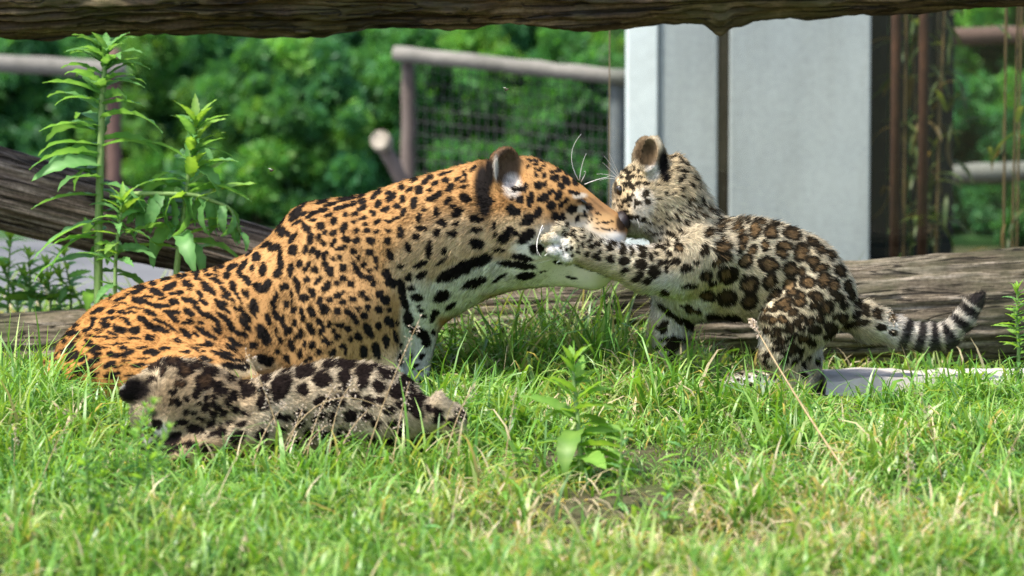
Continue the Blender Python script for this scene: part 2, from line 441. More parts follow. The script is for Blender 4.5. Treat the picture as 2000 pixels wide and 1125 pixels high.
# ------------------------------------------------------------------ shrubs and trees beyond
def leaf_cloud(name, clumps, n, size, cols, seed):
    """many small leaf faces spread through the volume of several clumps (x, y, z, r)"""
    rg = np.random.default_rng(seed)
    cl = np.array(clumps, float); w = cl[:, 3] ** 2.2; k = rg.choice(len(cl), n, p=w / w.sum())
    d = rg.normal(0, 1, (n, 3)); d /= np.linalg.norm(d, axis=1)[:, None]
    rr = cl[k, 3] * rg.random(n) ** 0.45
    p = cl[k, :3] + d * rr[:, None] * [1, 1, .85]
    p[:, 2] = np.maximum(p[:, 2], .02)
    ax = rg.normal(0, 1, (n, 3)) + d * .8 + [0, 0, -.3]; ax /= np.linalg.norm(ax, axis=1)[:, None]
    sd = np.cross(ax, rg.normal(0, 1, (n, 3))); sd /= np.linalg.norm(sd, axis=1)[:, None]
    nrm = np.cross(ax, sd)
    L = (size * rg.uniform(.6, 1.4, n))[:, None]
    V = np.stack([p, p + ax * L * .45 + sd * L * .28 + nrm * L * .06, p + ax * L, p + ax * L * .45 - sd * L * .28 + nrm * L * .06], 1).reshape(-1, 3)
    F = np.arange(4 * n).reshape(n, 4)
    me = mesh_from(name, V, F, False)
    c = np.array(cols)[rg.integers(0, len(cols), n)] * rg.uniform(.75, 1.2, (n, 1)) * .85
    c = c * (1 + .5 * (rg.random(len(cl)) - .4))[k][:, None]
    vcol(me, np.repeat(c, 4, 0)); return me

M_LEAF = leaf_mat('shrub_leaf', trans=0.5)
M_BARK = simple_mat('shrub_bark', (0.05, 0.035, 0.025), (0.12, 0.09, 0.06), 20)
def stems_mesh(seed, h, n=5):
    import bmesh
    rg = np.random.default_rng(seed); vs, fs = [], []
    for i in range(n):
        a = rg.uniform(0, 6.3); b = np.array([math.cos(a) * .06, math.sin(a) * .06, -.03]); e = np.array([math.cos(a) * h * .35, math.sin(a) * h * .35, h * rg.uniform(.6, .9)])
        m = tube_mesh('x', bez(b, (b + e) / 2 + [0, 0, h * .1], e, 8), np.linspace(.022, .006, 8), 6)
        k = len(vs); vs += [tuple(v.co) for v in m.vertices]; fs += [tuple(k + q for q in pl.vertices) for pl in m.polygons]
        bpy.data.meshes.remove(m)
    return mesh_from('trunk', vs, fs)
def clumps(seed, w, h, n):
    rg = np.random.default_rng(seed); out = []
    for i in range(n):
        z = rg.uniform(.12, .9) * h; f = math.sin(min(1, z / h * .9 + .25) * math.pi) ** .5
        out.append((rg.uniform(-1, 1) * w * f * .75, rg.uniform(-1, 1) * w * f * .75, z, rg.uniform(.08, .24) * w * 1.1))
    return out
SHRUB = []
for i, cols in enumerate(([(0.17, 0.42, 0.085), (0.23, 0.47, 0.09), (0.12, 0.36, 0.08)], [(0.07, 0.24, 0.085), (0.095, 0.28, 0.09), (0.05, 0.19, 0.075)], [(0.095, 0.29, 0.075), (0.125, 0.35, 0.08), (0.07, 0.23, 0.075)])):
    SHRUB.append((leaf_cloud('crown', clumps(50 + i, .75, 1.7, 60), 22000, .070, cols, 60 + i), stems_mesh(70 + i, .55)))
def shrub(px, Y, kind, s, label, rz):
    x = xat(px, Y)
    o = tag(empty('shrub', (x, Y, -.01)), label, 'shrub', 'shrubs beyond the path'); o.rotation_euler = (0, 0, rz); o.scale = (s, s, s)
    obj('crown', SHRUB[kind][0], M_LEAF, o); obj('trunk', SHRUB[kind][1], M_BARK, o)
UNDER = ['knee high bright green ground cover in front of the hedge bushes', 'knee high dark green ground cover in front of the hedge bushes', 'knee high mid green ground cover in front of the hedge bushes']
KL = ['bright green leafy shrub beyond the path', 'dark green dense shrub beyond the path', 'mid green shrub beyond the path']
rows = [(60, 5.2, 1, 1.0), (-250, 5.0, 2, 1.0), (330, 5.6, 0, .95), (470, 4.7, 0, .62), (600, 5.8, 2, 1.0), (640, 4.9, 1, .55), (760, 5.6, 1, 1.0), (900, 5.3, 2, .85), (1010, 4.6, 0, .6), (1100, 5.6, 0, 1.0), (1180, 5.0, 1, .8), (1240, 6.2, 0, 1.1),
        (1330, 5.4, 2, 1.0), (1480, 5.6, 1, 1.0), (1650, 5.4, 2, 1.0), (1820, 5.2, 0, .95), (1940, 4.8, 0, .8), (2010, 5.6, 2, 1.0), (2180, 5.2, 1, 1.0), (-520, 5.5, 0, 1.0), (2420, 5.6, 0, 1.0)]
for i, (px, Y, k, s) in enumerate(rows): shrub(px, Y * 1.9, k, s * 1.7, KL[k], i * 1.3)
LOWL = ['low bright green bush filling the hedge beyond the path', 'low dark green bush filling the hedge beyond the path', 'low mid green bush filling the hedge beyond the path']
hk = [2, 1, 2, 0, 1, 2, 0, 0, 2, 0, 1, 1, 2, 1, 2, 0, 2, 1, 0, 2]
for i in range(20):
    px = -160 + i * 74 + 22 * math.sin(i * 2.7)
    shrub(px, 6.3 + .6 * math.sin(i * 1.9), hk[i], .64 + .06 * math.sin(i * 3.1), LOWL[hk[i]], i * 1.7)
for i, (px, k) in enumerate(((1850, 1), (1905, 2), (1965, 0), (2040, 2), (2120, 1), (2210, 2))):
    shrub(px, 5.8 + .5 * math.sin(i * 2.2), k, .64, LOWL[k], i * 2.3)
for i in range(17):
    px = -120 + i * 86 + 20 * math.sin(i * 3.3); k = (2, 0, 1, 2, 2, 0, 1)[i % 7]
    shrub(px, 5.1 + .2 * math.sin(i * 2.1), k, .40, UNDER[k], i * 2.9)
for px, k in ((500, 2), (570, 0), (640, 1)): shrub(px, 4.5, k, .36, UNDER[k], px * .1)
for i in range(6):
    k = (1, 2, 0)[i % 3]; shrub(1850 + i * 62, 4.1 + .2 * math.sin(i), k, .30, UNDER[k], i * 1.1)

# ------------------------------------------------------------------ bamboo behind the glass: thin canes, and a leafy clump imitating reflections in the pane
M_CANE = simple_mat('bamboo_cane', (0.10, 0.065, 0.025), (0.17, 0.11, 0.045), 20, 0.5, 0.2)
M_WEED = leaf_mat('weed_leaf', trans=0.5)
def leaf_mesh(name, L, W, droop=0.4, fold=0.25, serr=0.0, twist=0.0, cols=((0.07, 0.19, 0.03), (0.10, 0.24, 0.04)), seed=0, n=11, curl=0.0):
    """lance leaf along +X from the origin, folded along its midrib, drooping and toothed"""
    rg = np.random.default_rng(seed)
    V, F, C = [], [], []
    pos = np.zeros(3); ang = 0.0
    for i in range(n):
        s = i / (n - 1)
        w = W * (math.sin(math.pi * min(1, s * .93 + .07) ** .8) ** .9) * .5 + 0.0004
        if serr and 0 < i < n - 1: w *= 1 + serr * (1 if i % 2 else -1)
        a = -droop * s * 1.6 - curl * max(0, s - .6) * 3
        if i: pos = pos + L / (n - 1) * np.array([math.cos(a), 0, math.sin(a)])
        up = np.array([-math.sin(a), 0, math.cos(a)])
        tw = twist * s; side = np.array([0, math.cos(tw), 0]) + up * math.sin(tw)
        wv = 0.12 * W * math.sin(i * 2.1 + seed)
        V += [pos + side * w + up * (fold * w + wv * .4), pos, pos - side * w + up * (fold * w - wv * .4)]
        c0, c1 = np.array(cols[0]), np.array(cols[1]); m = c0 + (c1 - c0) * rg.random()
        C += [m, m * [1.35, 1.25, 1.4], m * .95]
        if i:
            k = 3 * i
            F += [(k - 3, k, k + 1, k - 2), (k - 2, k + 1, k + 2, k - 1)]
    me = mesh_from(name, V, F); vcol(me, C); me.materials.append(M_WEED); return me
def put_leaf(parent, me, p, az, pitch, s=1.0, roll=0.0):
    o = obj('leaf', me, None, parent, loc=p)
    o.rotation_euler = (Matrix.Rotation(az, 3, 'Z') @ Matrix.Rotation(-pitch, 3, 'Y') @ Matrix.Rotation(roll, 3, 'X')).to_euler()
    o.scale = (s, s, s); return o
BLEAF = [leaf_mesh('bamboo_leaf', .10, .014, .5, .3, 0, .3, ((0.04, 0.08, 0.025), (0.11, 0.135, 0.04)), 5 + i, 8) for i in range(3)] + \
        [leaf_mesh('bamboo_leaf', .10, .013, .7, .3, 0, .6, ((0.12, 0.085, 0.03), (0.17, 0.12, 0.045)), 15, 8)]
def bamboo(px, Y, ncane, nleaf, spread, label, lo, hi, seed):
    rg = np.random.default_rng(seed)
    b = P(px, 500, Y) * [1, 1, 0]; o = tag(empty('bamboo', b), label, 'bamboo', 'bamboo behind the glass')
    for i in range(ncane):
        x = rg.uniform(-spread, spread) * .8; dx = rg.normal(0, .05); y = rg.uniform(-.08, .08)
        c = bez((x, y, -.03), (x + dx * .3, y, .7), (x + dx * 1.6, y, 1.5), 14)
        rad = np.full(14, .0026); rad[::3] = .0034
        obj('cane', tube_mesh('cane', c, rad, 6), M_CANE, o)
        for k in range(nleaf // ncane):
            s = rg.uniform(lo, hi); q = c[int(s * 13)]
            put_leaf(o, BLEAF[int(rg.choice(4, p=[.3, .3, .25, .15]))], q + rg.normal(0, .025, 3), rg.uniform(0, 6.3), rg.normal(-.1, .6), rg.uniform(.6, 1.2))
bamboo(1785, 2.08, 5, 170, .095, 'leafy bamboo added before the dark boards to imitate leaf reflections', .12, .62, 4)  # added clump, stands in for bamboo leaves mirrored in the glass
bamboo(1972, 1.6, 3, 24, .03, 'thin bare orange bamboo canes past the dark boards', .1, .6, 9)

# ------------------------------------------------------------------ glass
t = NT('enclosure_glass')
fr = t.n('Fresnel', i_IOR=1.5); tr = t.n('BsdfTransparent'); tr.inputs['Color'].default_value = (0.93, 0.97, 0.95, 1); gl = t.n('BsdfGlossy', i_Roughness=0.02)
mx = t.n('MixShader'); t.l(fr.outputs[0], mx.inputs[0]); t.l(tr.outputs[0], mx.inputs[1]); t.l(gl.outputs[0], mx.inputs[2])
M_GLASS = t.finish(mx.outputs[0])
YG = 0.82
gp = tag(empty('glass_screen', (xat(1600, YG), YG, 0)), 'clear glass screen standing behind the weathered log', 'glass screen')
obj('pane', box_mesh('pane', (xat(1192, YG) - gp.location[0], 0, .01), (xat(2500, YG) - gp.location[0], .012, 1.7), 0), M_GLASS, gp)
obj('edge_seal', box_mesh('edge_seal', (xat(1189, YG) - gp.location[0], -.003, .0), (xat(1192, YG) - gp.location[0] - .001, .015, 1.7), 0), simple_mat('seal', (.16, .12, .07), (.25, .2, .12), 10), gp)
# ------------------------------------------------------------------ coat marks: (u0, v0, scale) then rows of x, y, half length, half width, angle[, pale centre]
def marks(u0, v0, s, txt):
    out = []
    for r in txt.split(';'):
        f = [float(a) for a in r.split()]
        if len(f) < 4: continue
        f += [0.0] * (6 - len(f))
        out.append((u0 + f[0] / s, v0 + f[1] / s, f[2] / s, f[3] / s, f[4], f[5]))
    return out
MOTHER_MARKS = (
marks(80, 540, 4.688, "900 85 75 16 -3;1025 65 40 15;1055 135 75 22 -12;1150 100 30 22 10;840 140 75 14 15;720 200 60 13 20;640 190 25 12 20;985 180 50 12 -5;910 215 75 30 -10;1010 250 90 18 -12;1120 270 60 14 5;1110 195 40 12 10;520 315 75 20 22;640 318 50 14 15;680 272 35 10 8;735 250 70 8;820 288 40 12 5;900 290 60 8 -8;740 315 30 10;810 330 100 9 2;1005 330 55 25 -20;490 385 45 14 5;465 430 38 24 75;420 480 60 18 20;320 445 45 17 20;270 520 90 20 18;180 550 35 16 35;625 385 65 18 10;745 380 40 12 -10;800 410 50 18 -30;590 447 55 24 -5;715 480 75 28 -20;865 485 50 32 10;935 395 55 24 -25;1010 455 75 24 -35;1120 495 60 22 -25;1080 415 70 12 -20;995 555 45 20 -15;345 545 35 14 10;520 495 45 8;540 555 200 7 -1;660 530 60 10 -12;850 560 60 8 -5;210 595 30 16 30;285 608 40 20 15;435 597 50 14;455 632 75 12 4;680 608 100 7 2;255 672 75 20 22;500 670 70 20 15;520 703 50 16;620 650 40 8;770 650 45 13 -8;930 655 45 8 3;1120 660 45 14;280 730 75 27 28;365 750 60 24 10;680 718 65 20 -2;810 705 65 24 18;1010 695 75 20;470 788 80 26 25;630 800 65 28 20;700 823 45 10;770 768 42 11;940 752 60 10 5;235 815 35 14 25;130 785 50 14 35;130 840 60 18 40;340 855 80 22 25;420 870 80 18 15;490 905 60 24 28;680 870 60 16 8;640 910 60 22;810 912 55 20 2;890 810 80 16 8;160 890 50 24 40;70 760 45 12 50;60 900 40 20 60;150 700 60 14 50;300 930 50 18 30;200 980 60 22 30;450 1000 50 22 20;620 1000 60 22 10")
+ marks(300, 480, 4.5, "10 335 25 14 10;35 400 55 20 -15;110 290 50 16 5;145 355 55 28 20;240 272 50 16 10;300 335 55 22 -20;365 235 40 22 -25;400 285 45 12 -10;460 207 20 12;485 243 35 13 5;550 210 28 10 -15;555 270 18 10 -10;590 165 45 16;690 180 55 22 30;645 258 38 26 -10;550 310 60 16 -15;240 403 45 13 -5;190 432 50 13 -8;330 390 25 10 -5;405 425 38 24 -35;480 370 75 28 -33;75 460 35 12 5;190 495 55 20;320 485 80 18 -18;435 497 45 20 -30;70 527 70 12 -3;170 590 75 20 -3;180 650 60 24 -25;320 588 55 25 -35;290 690 40 16 -5;330 658 35 14 -25;450 590 115 22 -30;560 680 60 22 -58;410 672 28 14 -20;470 770 100 24 -30;550 750 60 16 -40;290 780 65 26 -35;375 790 42 16 -20;500 862 55 18 -22;205 828 38 12 -15;70 670 80 10 -20;60 740 80 22 -20;160 740 60 12 -30;630 630 85 22 -40;690 720 70 26 -50;770 780 50 24 -15;575 520 60 24 -42;640 570 45 14 -45;620 505 26 18 -30;630 400 65 18 -35;635 450 45 18 -25;700 478 20 14 -40;700 350 40 34 -50;750 450 80 14 -55;710 558 24 16 -45;800 610 75 28 -58;800 690 90 24 -50;870 580 65 12 -58;890 530 60 28 -70;815 425 45 24 -50;720 850 75 28 -35;690 890 60 16 -35;955 780 95 45 -62;1010 780 70 16 -65;865 885 40 35;955 1005 65 40 -50;1040 1010 40 35 20;780 180 55 22 50;750 240 40 22 -65;815 305 50 28 -35;860 195 28 20 60;900 95 38 28 30;835 65 35 16 30;960 200 45 34 90;920 370 50 40 -20;1000 350 60 32 55;95 903 50 14;20 935 30 16;285 935 40 14;600 950 100 16 -12;430 885 45 8 -5;400 920 70 7 -10;690 1000 100 10 -15;450 995 60 20 -15;720 1065 120 28 -10")
+ marks(500, 370, 5.92, "570 130 100 30 20;480 240 130 28 38;275 395 90 24 55;770 125 80 30 20;860 165 75 24 18;1080 100 120 22 8;1225 65 50 22 20;530 275 70 24 20;440 320 70 20 30;720 248 110 22 8;620 305 55 20 15;670 355 45 22;470 385 65 24 15;840 295 55 24 20;890 370 50 38 60;1000 205 90 26 15;1110 165 45 20 15;1225 150 55 28;1235 215 55 26 30;1390 55 70 30 40;1405 165 40 42;1350 275 35 30 -20;1130 275 40 24 15;1035 300 40 24 -10;1235 322 55 22 15;1140 375 30 26;1265 405 32 24;1400 380 42 28 25;1170 480 32 28;1295 470 36 32;1405 487 32 26;290 495 60 50 10;360 515 40 30 70;420 570 75 32 45;580 440 65 42 -50;625 565 65 38 75;745 425 55 34;1030 430 60 40 50;1010 490 30 20 80;805 510 35 30;895 497 36 36;730 558 36 36;785 625 24 26;895 615 50 30 70;1035 568 50 36 -15;1175 592 52 34;1330 600 55 42 10;975 690 70 24 20;125 635 80 26 25;210 690 80 40 15;270 730 75 30 -75;280 860 100 38 -87;250 970 60 40 30;430 700 58 58;560 700 50 34 70;660 700 50 32 75;720 745 48 32 70;800 770 50 32 75;805 865 40 30 -60;855 950 60 42 -60;895 800 28 28;975 787 24 24;1130 715 42 36;1195 780 30 30;1320 735 48 40 -30;1375 805 42 28 -55;1260 860 32 32;1310 935 24 22;1410 900 32 32 -40;78 920 62 46 85;20 780 50 38 -50;500 850 42 42;410 940 80 38 88;600 895 68 30 60;690 925 40 36;1000 895 50 40 -60;1125 860 30 28;1155 935 55 35 -50;1210 1000 44 34 -55;1325 1030 45 38 10;725 1040 60 28 50;600 1055 36 36;470 1070 55 34 -70;1010 1040 36 34;950 1085 36 32;810 1100 45 40 45;1110 1100 45 38 -50;1360 1110 36 32")
+ marks(500, 540, 5.92, "330 110 45 45 20;235 220 65 32 75;205 330 60 34 -80;240 430 60 34 -65;145 500 70 36 -75;395 195 42 24 85;485 120 80 34 -80;540 245 60 42 -20;650 175 52 36 -75;805 150 45 40;345 315 50 30 70;410 295 34 22 80;725 280 48 38 75;845 275 34 32;930 230 42 38;1005 175 22 20;1220 195 38 38 -30;1290 250 38 30 -30;1110 268 42 36;1420 195 46 44 -40;1000 325 40 30 70;1170 365 34 28 90;1290 350 38 34 -10;1410 400 52 38 -65;420 400 40 38 45;527 400 40 28 85;545 480 40 28 80;645 390 75 42 -70;800 385 55 48 -30;930 410 46 42;1065 415 40 38;1130 470 48 34 -50;1165 530 42 34 -45;1250 470 36 36 20;445 525 46 32 80;300 510 60 28 75;320 590 40 26 -70;365 625 60 34 50;735 525 48 38 -80;755 620 56 28 85;630 610 75 40 -62;515 655 55 40 75;450 720 38 26 50;865 540 40 38 90;975 550 50 26 15;1070 605 45 32 -50;900 625 20 20;1305 625 95 38 -62;1410 565 42 32 -60;295 735 45 28 -70;235 640 60 16 85;400 815 75 38 -75;560 775 42 28 75;645 780 55 38 55;790 735 45 38 -60;845 770 45 28;950 710 40 38 90;1085 715 38 32 90;1190 705 50 38 -65;1015 815 45 35;1030 870 35 22 90;505 895 55 32 85;740 880 42 36 90;875 890 45 36 20;1235 865 75 44 90;1395 850 95 45 -78;350 945 60 34 -70;250 880 35 22 -70;600 960 80 26 35;1460 260 40 30 -60")
+ marks(720, 320, 5.92, "230 335 40 26 20;260 390 70 36 40;380 265 42 36;480 310 50 26 40;400 410 42 36 20;575 305 45 45;525 455 70 38 65;330 485 42 28;205 530 60 30 30;405 560 55 38 60;325 630 45 22 20;220 650 45 18;525 180 48 22 10;710 155 42 26 10;640 210 52 24 15;755 235 45 26 30;875 185 45 28;710 312 30 22;720 395 70 32 15;830 340 38 30 60;935 265 60 36 45;1025 165 48 26 30;1135 150 55 18 90;1080 205 35 14;1105 280 70 14 18;1210 50 40 22 45;1120 385 65 50 -20;905 430 55 26 55;970 495 32 28;1045 545 65 45 35;1275 465 30 20;650 535 32 28;780 565 65 34 -80;570 625 52 34 80;1235 640 75 34 -15;1020 680 32 30;850 690 55 38 -10;1260 775 50 28 -10;610 745 70 30 -10;235 760 32 26;375 745 42 30 -50;380 830 42 38;555 840 40 28 -30;795 790 50 42 70;940 810 50 26 -40;1010 810 45 34 90;1260 930 70 50 -15;210 885 50 40 -20;450 960 65 38 -70;690 980 100 36 88;880 1020 55 28 80;240 1060 75 36 -75;900 110 80 14 15;1390 410 55 40 -30;1080 100 45 14 60")
+ marks(720, 490, 4.168, "145 205 50 32 -70;180 265 45 38 -50;270 135 24 20;430 105 75 20 25;330 210 28 26 40;440 195 50 26 38;590 90 60 18 35;355 300 24 24 30;395 385 45 32 -15;415 452 22 18;430 490 20 16;455 530 26 18;270 310 80 32 -80;290 430 70 30 -70;320 545 70 36 -85;390 640 50 30 -20;440 690 60 38 -45;465 750 40 34 90;660 195 110 50 25;780 130 70 50 20;900 90 110 45 22;855 260 90 34 20;610 370 70 45 25;670 455 50 22 35;535 510 34 26 60;525 560 30 16 60;525 660 26 20 90;140 405 34 32 -40;165 483 22 20;165 580 52 32 -60;230 595 22 14 -75;140 740 48 22 -85;215 700 55 16 -75;265 885 45 26 -85;345 870 34 14 75;430 860 32 20 35;380 945 32 22 20;425 970 24 12;450 1060 45 30 20;265 760 24 12 90")
+ marks(920, 280, 3.75, "415 165 18 12 80;468 157 12 10;523 160 18 12 -10;505 192 18 14;462 195 10 10;468 232 16 12 45;520 235 24 16 25;600 208 28 10 -15;640 200 26 14 -15;610 238 28 9 -12;610 268 32 17 -5;550 290 20 16 90;485 303 36 26;400 318 35 16 75;355 335 16 14;325 340 16 14;690 270 40 22 -40;655 318 32 22 -20;765 285 28 18 -60;740 355 36 16 -15;780 365 16 12;635 380 34 26 55;590 352 16 16;705 422 20 20;658 447 26 16 65;530 375 30 22 20;550 405 30 22 80;500 415 22 18 90;440 410 55 26 82;360 415 32 24 -10;580 460 36 34 30;278 470 26 26;315 510 42 32 -10;497 500 34 28 90;425 555 60 36 35;610 525 32 28 60;660 550 42 26 65;740 490 38 32 10;822 510 32 14 70;780 550 34 16 75;860 470 16 14;850 540 12 10;295 400 12 12;55 442 20 14;35 555 50 22 -10;175 590 24 18 90;45 640 32 20 -5;160 668 20 14 90;245 700 46 36 25;275 630 34 28;315 650 20 20;405 685 68 40 38;40 740 52 30 -10;205 780 46 16 -5;480 780 55 35;375 830 75 22 -10;60 870 100 42 18;330 885 130 26 -10;405 965 70 30 5;30 1020 80 36 20;210 980 60 16 35;630 870 32 16 -5;860 905 90 26 -5;735 985 40 12 -12;530 938 30 8;920 510 12 9;950 525 7 6;880 560 40 5 20;940 585 60 5;1025 630 14 9;1055 635 10 8;990 635 12 8;930 632 40 5 5;985 570 14 4 -10;1030 575 12 4 -10;435 125 26 9 -20;480 125 18 7 -20;520 130 24 7 -25;705 205 18 10 -30"))
CUB_MARKS = (
marks(1400, 400, 6.25, "650 330 105 90 -20 .8;920 340 125 80 -20 .5;1150 445 90 55 -30 .3;1270 545 80 60 -20 .4;1390 620 70 55 -30 .4;820 500 115 62 -5 .8;790 590 95 60 -35 .8;1020 580 120 105 60 .8;590 500 75 55 90 .9;430 560 90 50 70 .9;450 300 110 75 80 .9;350 170 48 48;230 240 90 45 50 .6;280 330 90 40 60 .6;290 500 110 60 70 1;330 410 80 55 60 .8;120 170 45 35 20 .6;80 470 90 80 60 1;80 650 90 65 20 .9;350 690 100 75 20 1;640 720 140 100 -10 .8;900 790 110 90 -40 .7;1170 680 85 60 20 .5;1260 765 110 55 10 .7;1490 790 105 75 -25 .3;140 860 125 120 0 .95;400 960 130 130 50 .8;660 920 120 85 60 .7;890 980 95 85 50 .9;1110 940 105 75 0 .8;1310 910 100 90 40 .6;1420 990 100 85 60 .7;1590 980 80 65 80 .2;1040 820 60 55 0 .7;720 1080 90 60 30 .9;1030 1090 70 60 0 .6;1190 1090 70 55 0 .4;1620 1090 60 45 0 .2;30 290 85 65 60 .5;720 180 90 28 -15;500 150 70 25 -10;560 200 40 30 -20 .4")
+ marks(1400, 560, 5.1125, "110 110 105 95 0 .6;320 150 100 85 60 .4;560 75 80 40 40 .9;510 140 60 22 30 .3;470 230 60 20 30 .6;660 160 100 48 30 .7;580 225 55 25 20 .2;770 60 80 45 20 .6;690 215 60 30 20 .7;820 150 70 50 10 .8;960 190 55 50 0 .4;1010 100 65 60 0 .5;1100 200 90 75 20 .7;1220 110 75 55 -30 .1;1270 180 50 45;1340 80 55 55 0 .2;1410 165 55 50 90 .1;1480 230 55 50 60;1395 280 45 40;1190 290 45 40 0 .2;1265 310 65 60 0 .3;1110 360 55 35 0 .1;1030 310 50 45 0 .3;930 340 60 45 0 .4;860 310 45 40 0 .3;770 260 50 45 0 .3;810 350 45 45 0 .1;720 400 55 55 0 .1;650 330 60 45 0 .6;560 340 60 40 0 .8;480 310 60 35 30 .2;990 435 70 55 0 .1;1150 420 80 50 0 .1;1120 490 75 40 10 .1;1190 465 40 35;860 420 50 35 0 .1;610 435 65 30 0 .1;600 490 55 28 10 .3;490 440 50 45 0 .1;790 465 28 24;870 520 70 50 0 .5;740 515 50 45 0 .1;650 550 60 35 0 .1;960 570 50 50 40;760 590 60 35 0 .2;590 560 50 25;610 610 80 28 10;690 680 70 30 -20;840 630 50 40;760 650 40 35 0 .2;500 690 30 25;520 790 40 20;1400 370 100 35 10 .2;40 330 50 40;140 380 90 60 -10;640 740 50 22;800 720 50 30;250 870 22 14;320 905 20 12;340 970 28 20;420 930 24 18;500 850 22 18;210 930 20 12;280 940 18 10 30;400 870 20 12;460 900 18 14;170 970 16 10;380 840 18 10;550 900 20 14;130 930 14 9")
+ marks(1180, 420, 6.25, "90 335 32 30;160 312 24 22;240 300 22 20;245 370 42 24 90;335 335 34 24 -60;60 415 55 42 -10;75 540 55 48;225 455 45 42;355 440 52 36 90;255 575 80 50;250 680 55 45;470 600 80 70;430 720 55 45;620 690 85 75 90;530 810 65 50;380 780 60 40;490 480 38 34 -40;580 510 55 30 -70;465 400 55 32 -40;500 355 36 24 -40;680 580 34 34;650 355 32 24;730 390 28 22;795 470 42 30 -40;745 560 34 26 90;820 590 30 26;690 310 22 22;620 220 36 20 -30;575 105 45 18;685 150 50 20;660 50 20 10;610 30 20 8;520 200 40 10 20;800 230 60 28 -40;700 220 22 20;900 400 70 65 0 .6;770 660 40 24 80;1000 660 80 55 20;880 570 40 40;1220 430 80 60 60;1150 570 45 20;1270 220 70 60 30 .3;1400 150 80 50 30 .9;1440 400 110 70 20 1;1390 570 90 50 20 .9;1500 520 65 50 10 .7;1490 730 125 110 0 .9;1260 740 85 75 30 .6;1320 820 60 40;1040 860 110 35 -5;1260 990 110 80 -20 .4;750 950 60 50;1510 1000 120 90 0 .2;870 300 40 24 -40;760 110 34 18 -30;930 200 40 22 -50;640 470 30 18 -40;760 310 30 18 -40;560 260 26 12;880 30 30 12 -20;780 40 24 12;1000 110 36 20 -40")
+ marks(920, 280, 3.75, "710 600 14 10;760 640 16 8;815 640 16 9;735 662 24 9;820 682 18 9;760 688 14 8;892 680 18 11;775 712 12 10;728 713 11 9;685 680 14 8;828 745 16 12 90;875 708 20 14;885 758 20 18;740 762 16 11 90;790 752 16 9 90;703 770 12 9;787 797 16 14;742 830 14 12;855 810 20 18;942 738 26 20;960 700 16 13;955 795 14 12;922 820 20 20;940 855 22 18")
+ marks(1180, 250, 5.92, "215 490 22 14 60;250 495 22 12 70;280 505 34 18 65;330 460 22 12 80;180 535 16 12 60;205 565 24 12 30;270 570 34 20 45;325 575 40 20 45;385 505 24 18;420 565 28 12 -10;470 575 14 9;240 650 36 18 20;310 650 40 26 -20;325 700 36 18 -30;400 640 36 24;470 655 45 20 -15;265 770 20 16;235 835 26 24;290 830 30 30;205 900 20 16;275 910 22 16 90;340 780 20 18;165 830 14 10;220 700 30 10 80;185 700 14 8;480 770 40 28 80;510 850 30 22;370 880 55 16 80;400 870 45 26 -20;450 1060 45 40;370 1040 28 26;160 895 12 9;130 890 10 8;250 980 26 16;300 1040 30 25;890 580 55 26 40;880 480 40 16 -10;930 510 40 18 30;710 600 25 20;775 540 55 12 75;620 660 26 16;700 500 30 14 60;830 320 30 14 -20;760 290 26 12 -20;900 360 36 14 -30;950 420 36 14 -40;860 400 26 12 0;1050 560 40 20 -60;1000 650 40 22 -50;900 700 30 18 40;1010 830 50 36 20 .8;900 800 26 16;800 760 26 16 40;1100 650 44 16 -70;1130 800 40 22 -60;720 760 26 14 40;640 820 26 12;1080 920 50 34 20 .8;1220 930 40 30 -30 .4;1290 960 40 24 -40;960 900 30 20 20;880 940 26 14;780 900 24 12;700 900 22 10;830 1000 24 12;910 990 26 14;990 1010 30 18;1060 1020 32 20;1160 1010 36 24 -20 .5;1150 880 30 18 -30;1340 1040 40 22 -20;640 960 24 8 20;720 980 24 10;760 1040 22 9;860 1070 26 12;960 1080 30 14")
+ marks(1240, 540, 4.688, "290 310 110 35 -42;400 390 60 40 -20;470 420 60 35 -60;510 460 45 45;250 480 60 30 -20;270 430 30 25;380 580 100 40 -10;270 560 60 22 10;220 660 30 22;330 650 80 60;540 310 85 35 -15 .4;470 270 60 20 -10;730 370 100 45 -15;880 400 70 45 -40;890 480 70 25;330 730 40 40;200 760 30 20")
+ marks(1660, 560, 7.03, "210 340 70 60 90;90 400 45 35;140 490 130 50 10;380 370 90 75 -10 .3;420 550 80 50 -20;600 640 80 45 -25;600 420 80 60 90 .5;815 530 85 60 80;870 700 100 50 -20;1000 590 95 60 -75;1180 590 90 65 -85;1160 730 70 30;1360 590 115 70 -65;1530 470 100 70 -50;1640 310 90 55 -35;1720 150 120 62 40;690 560 60 30 -70;1010 760 60 24 -10"))
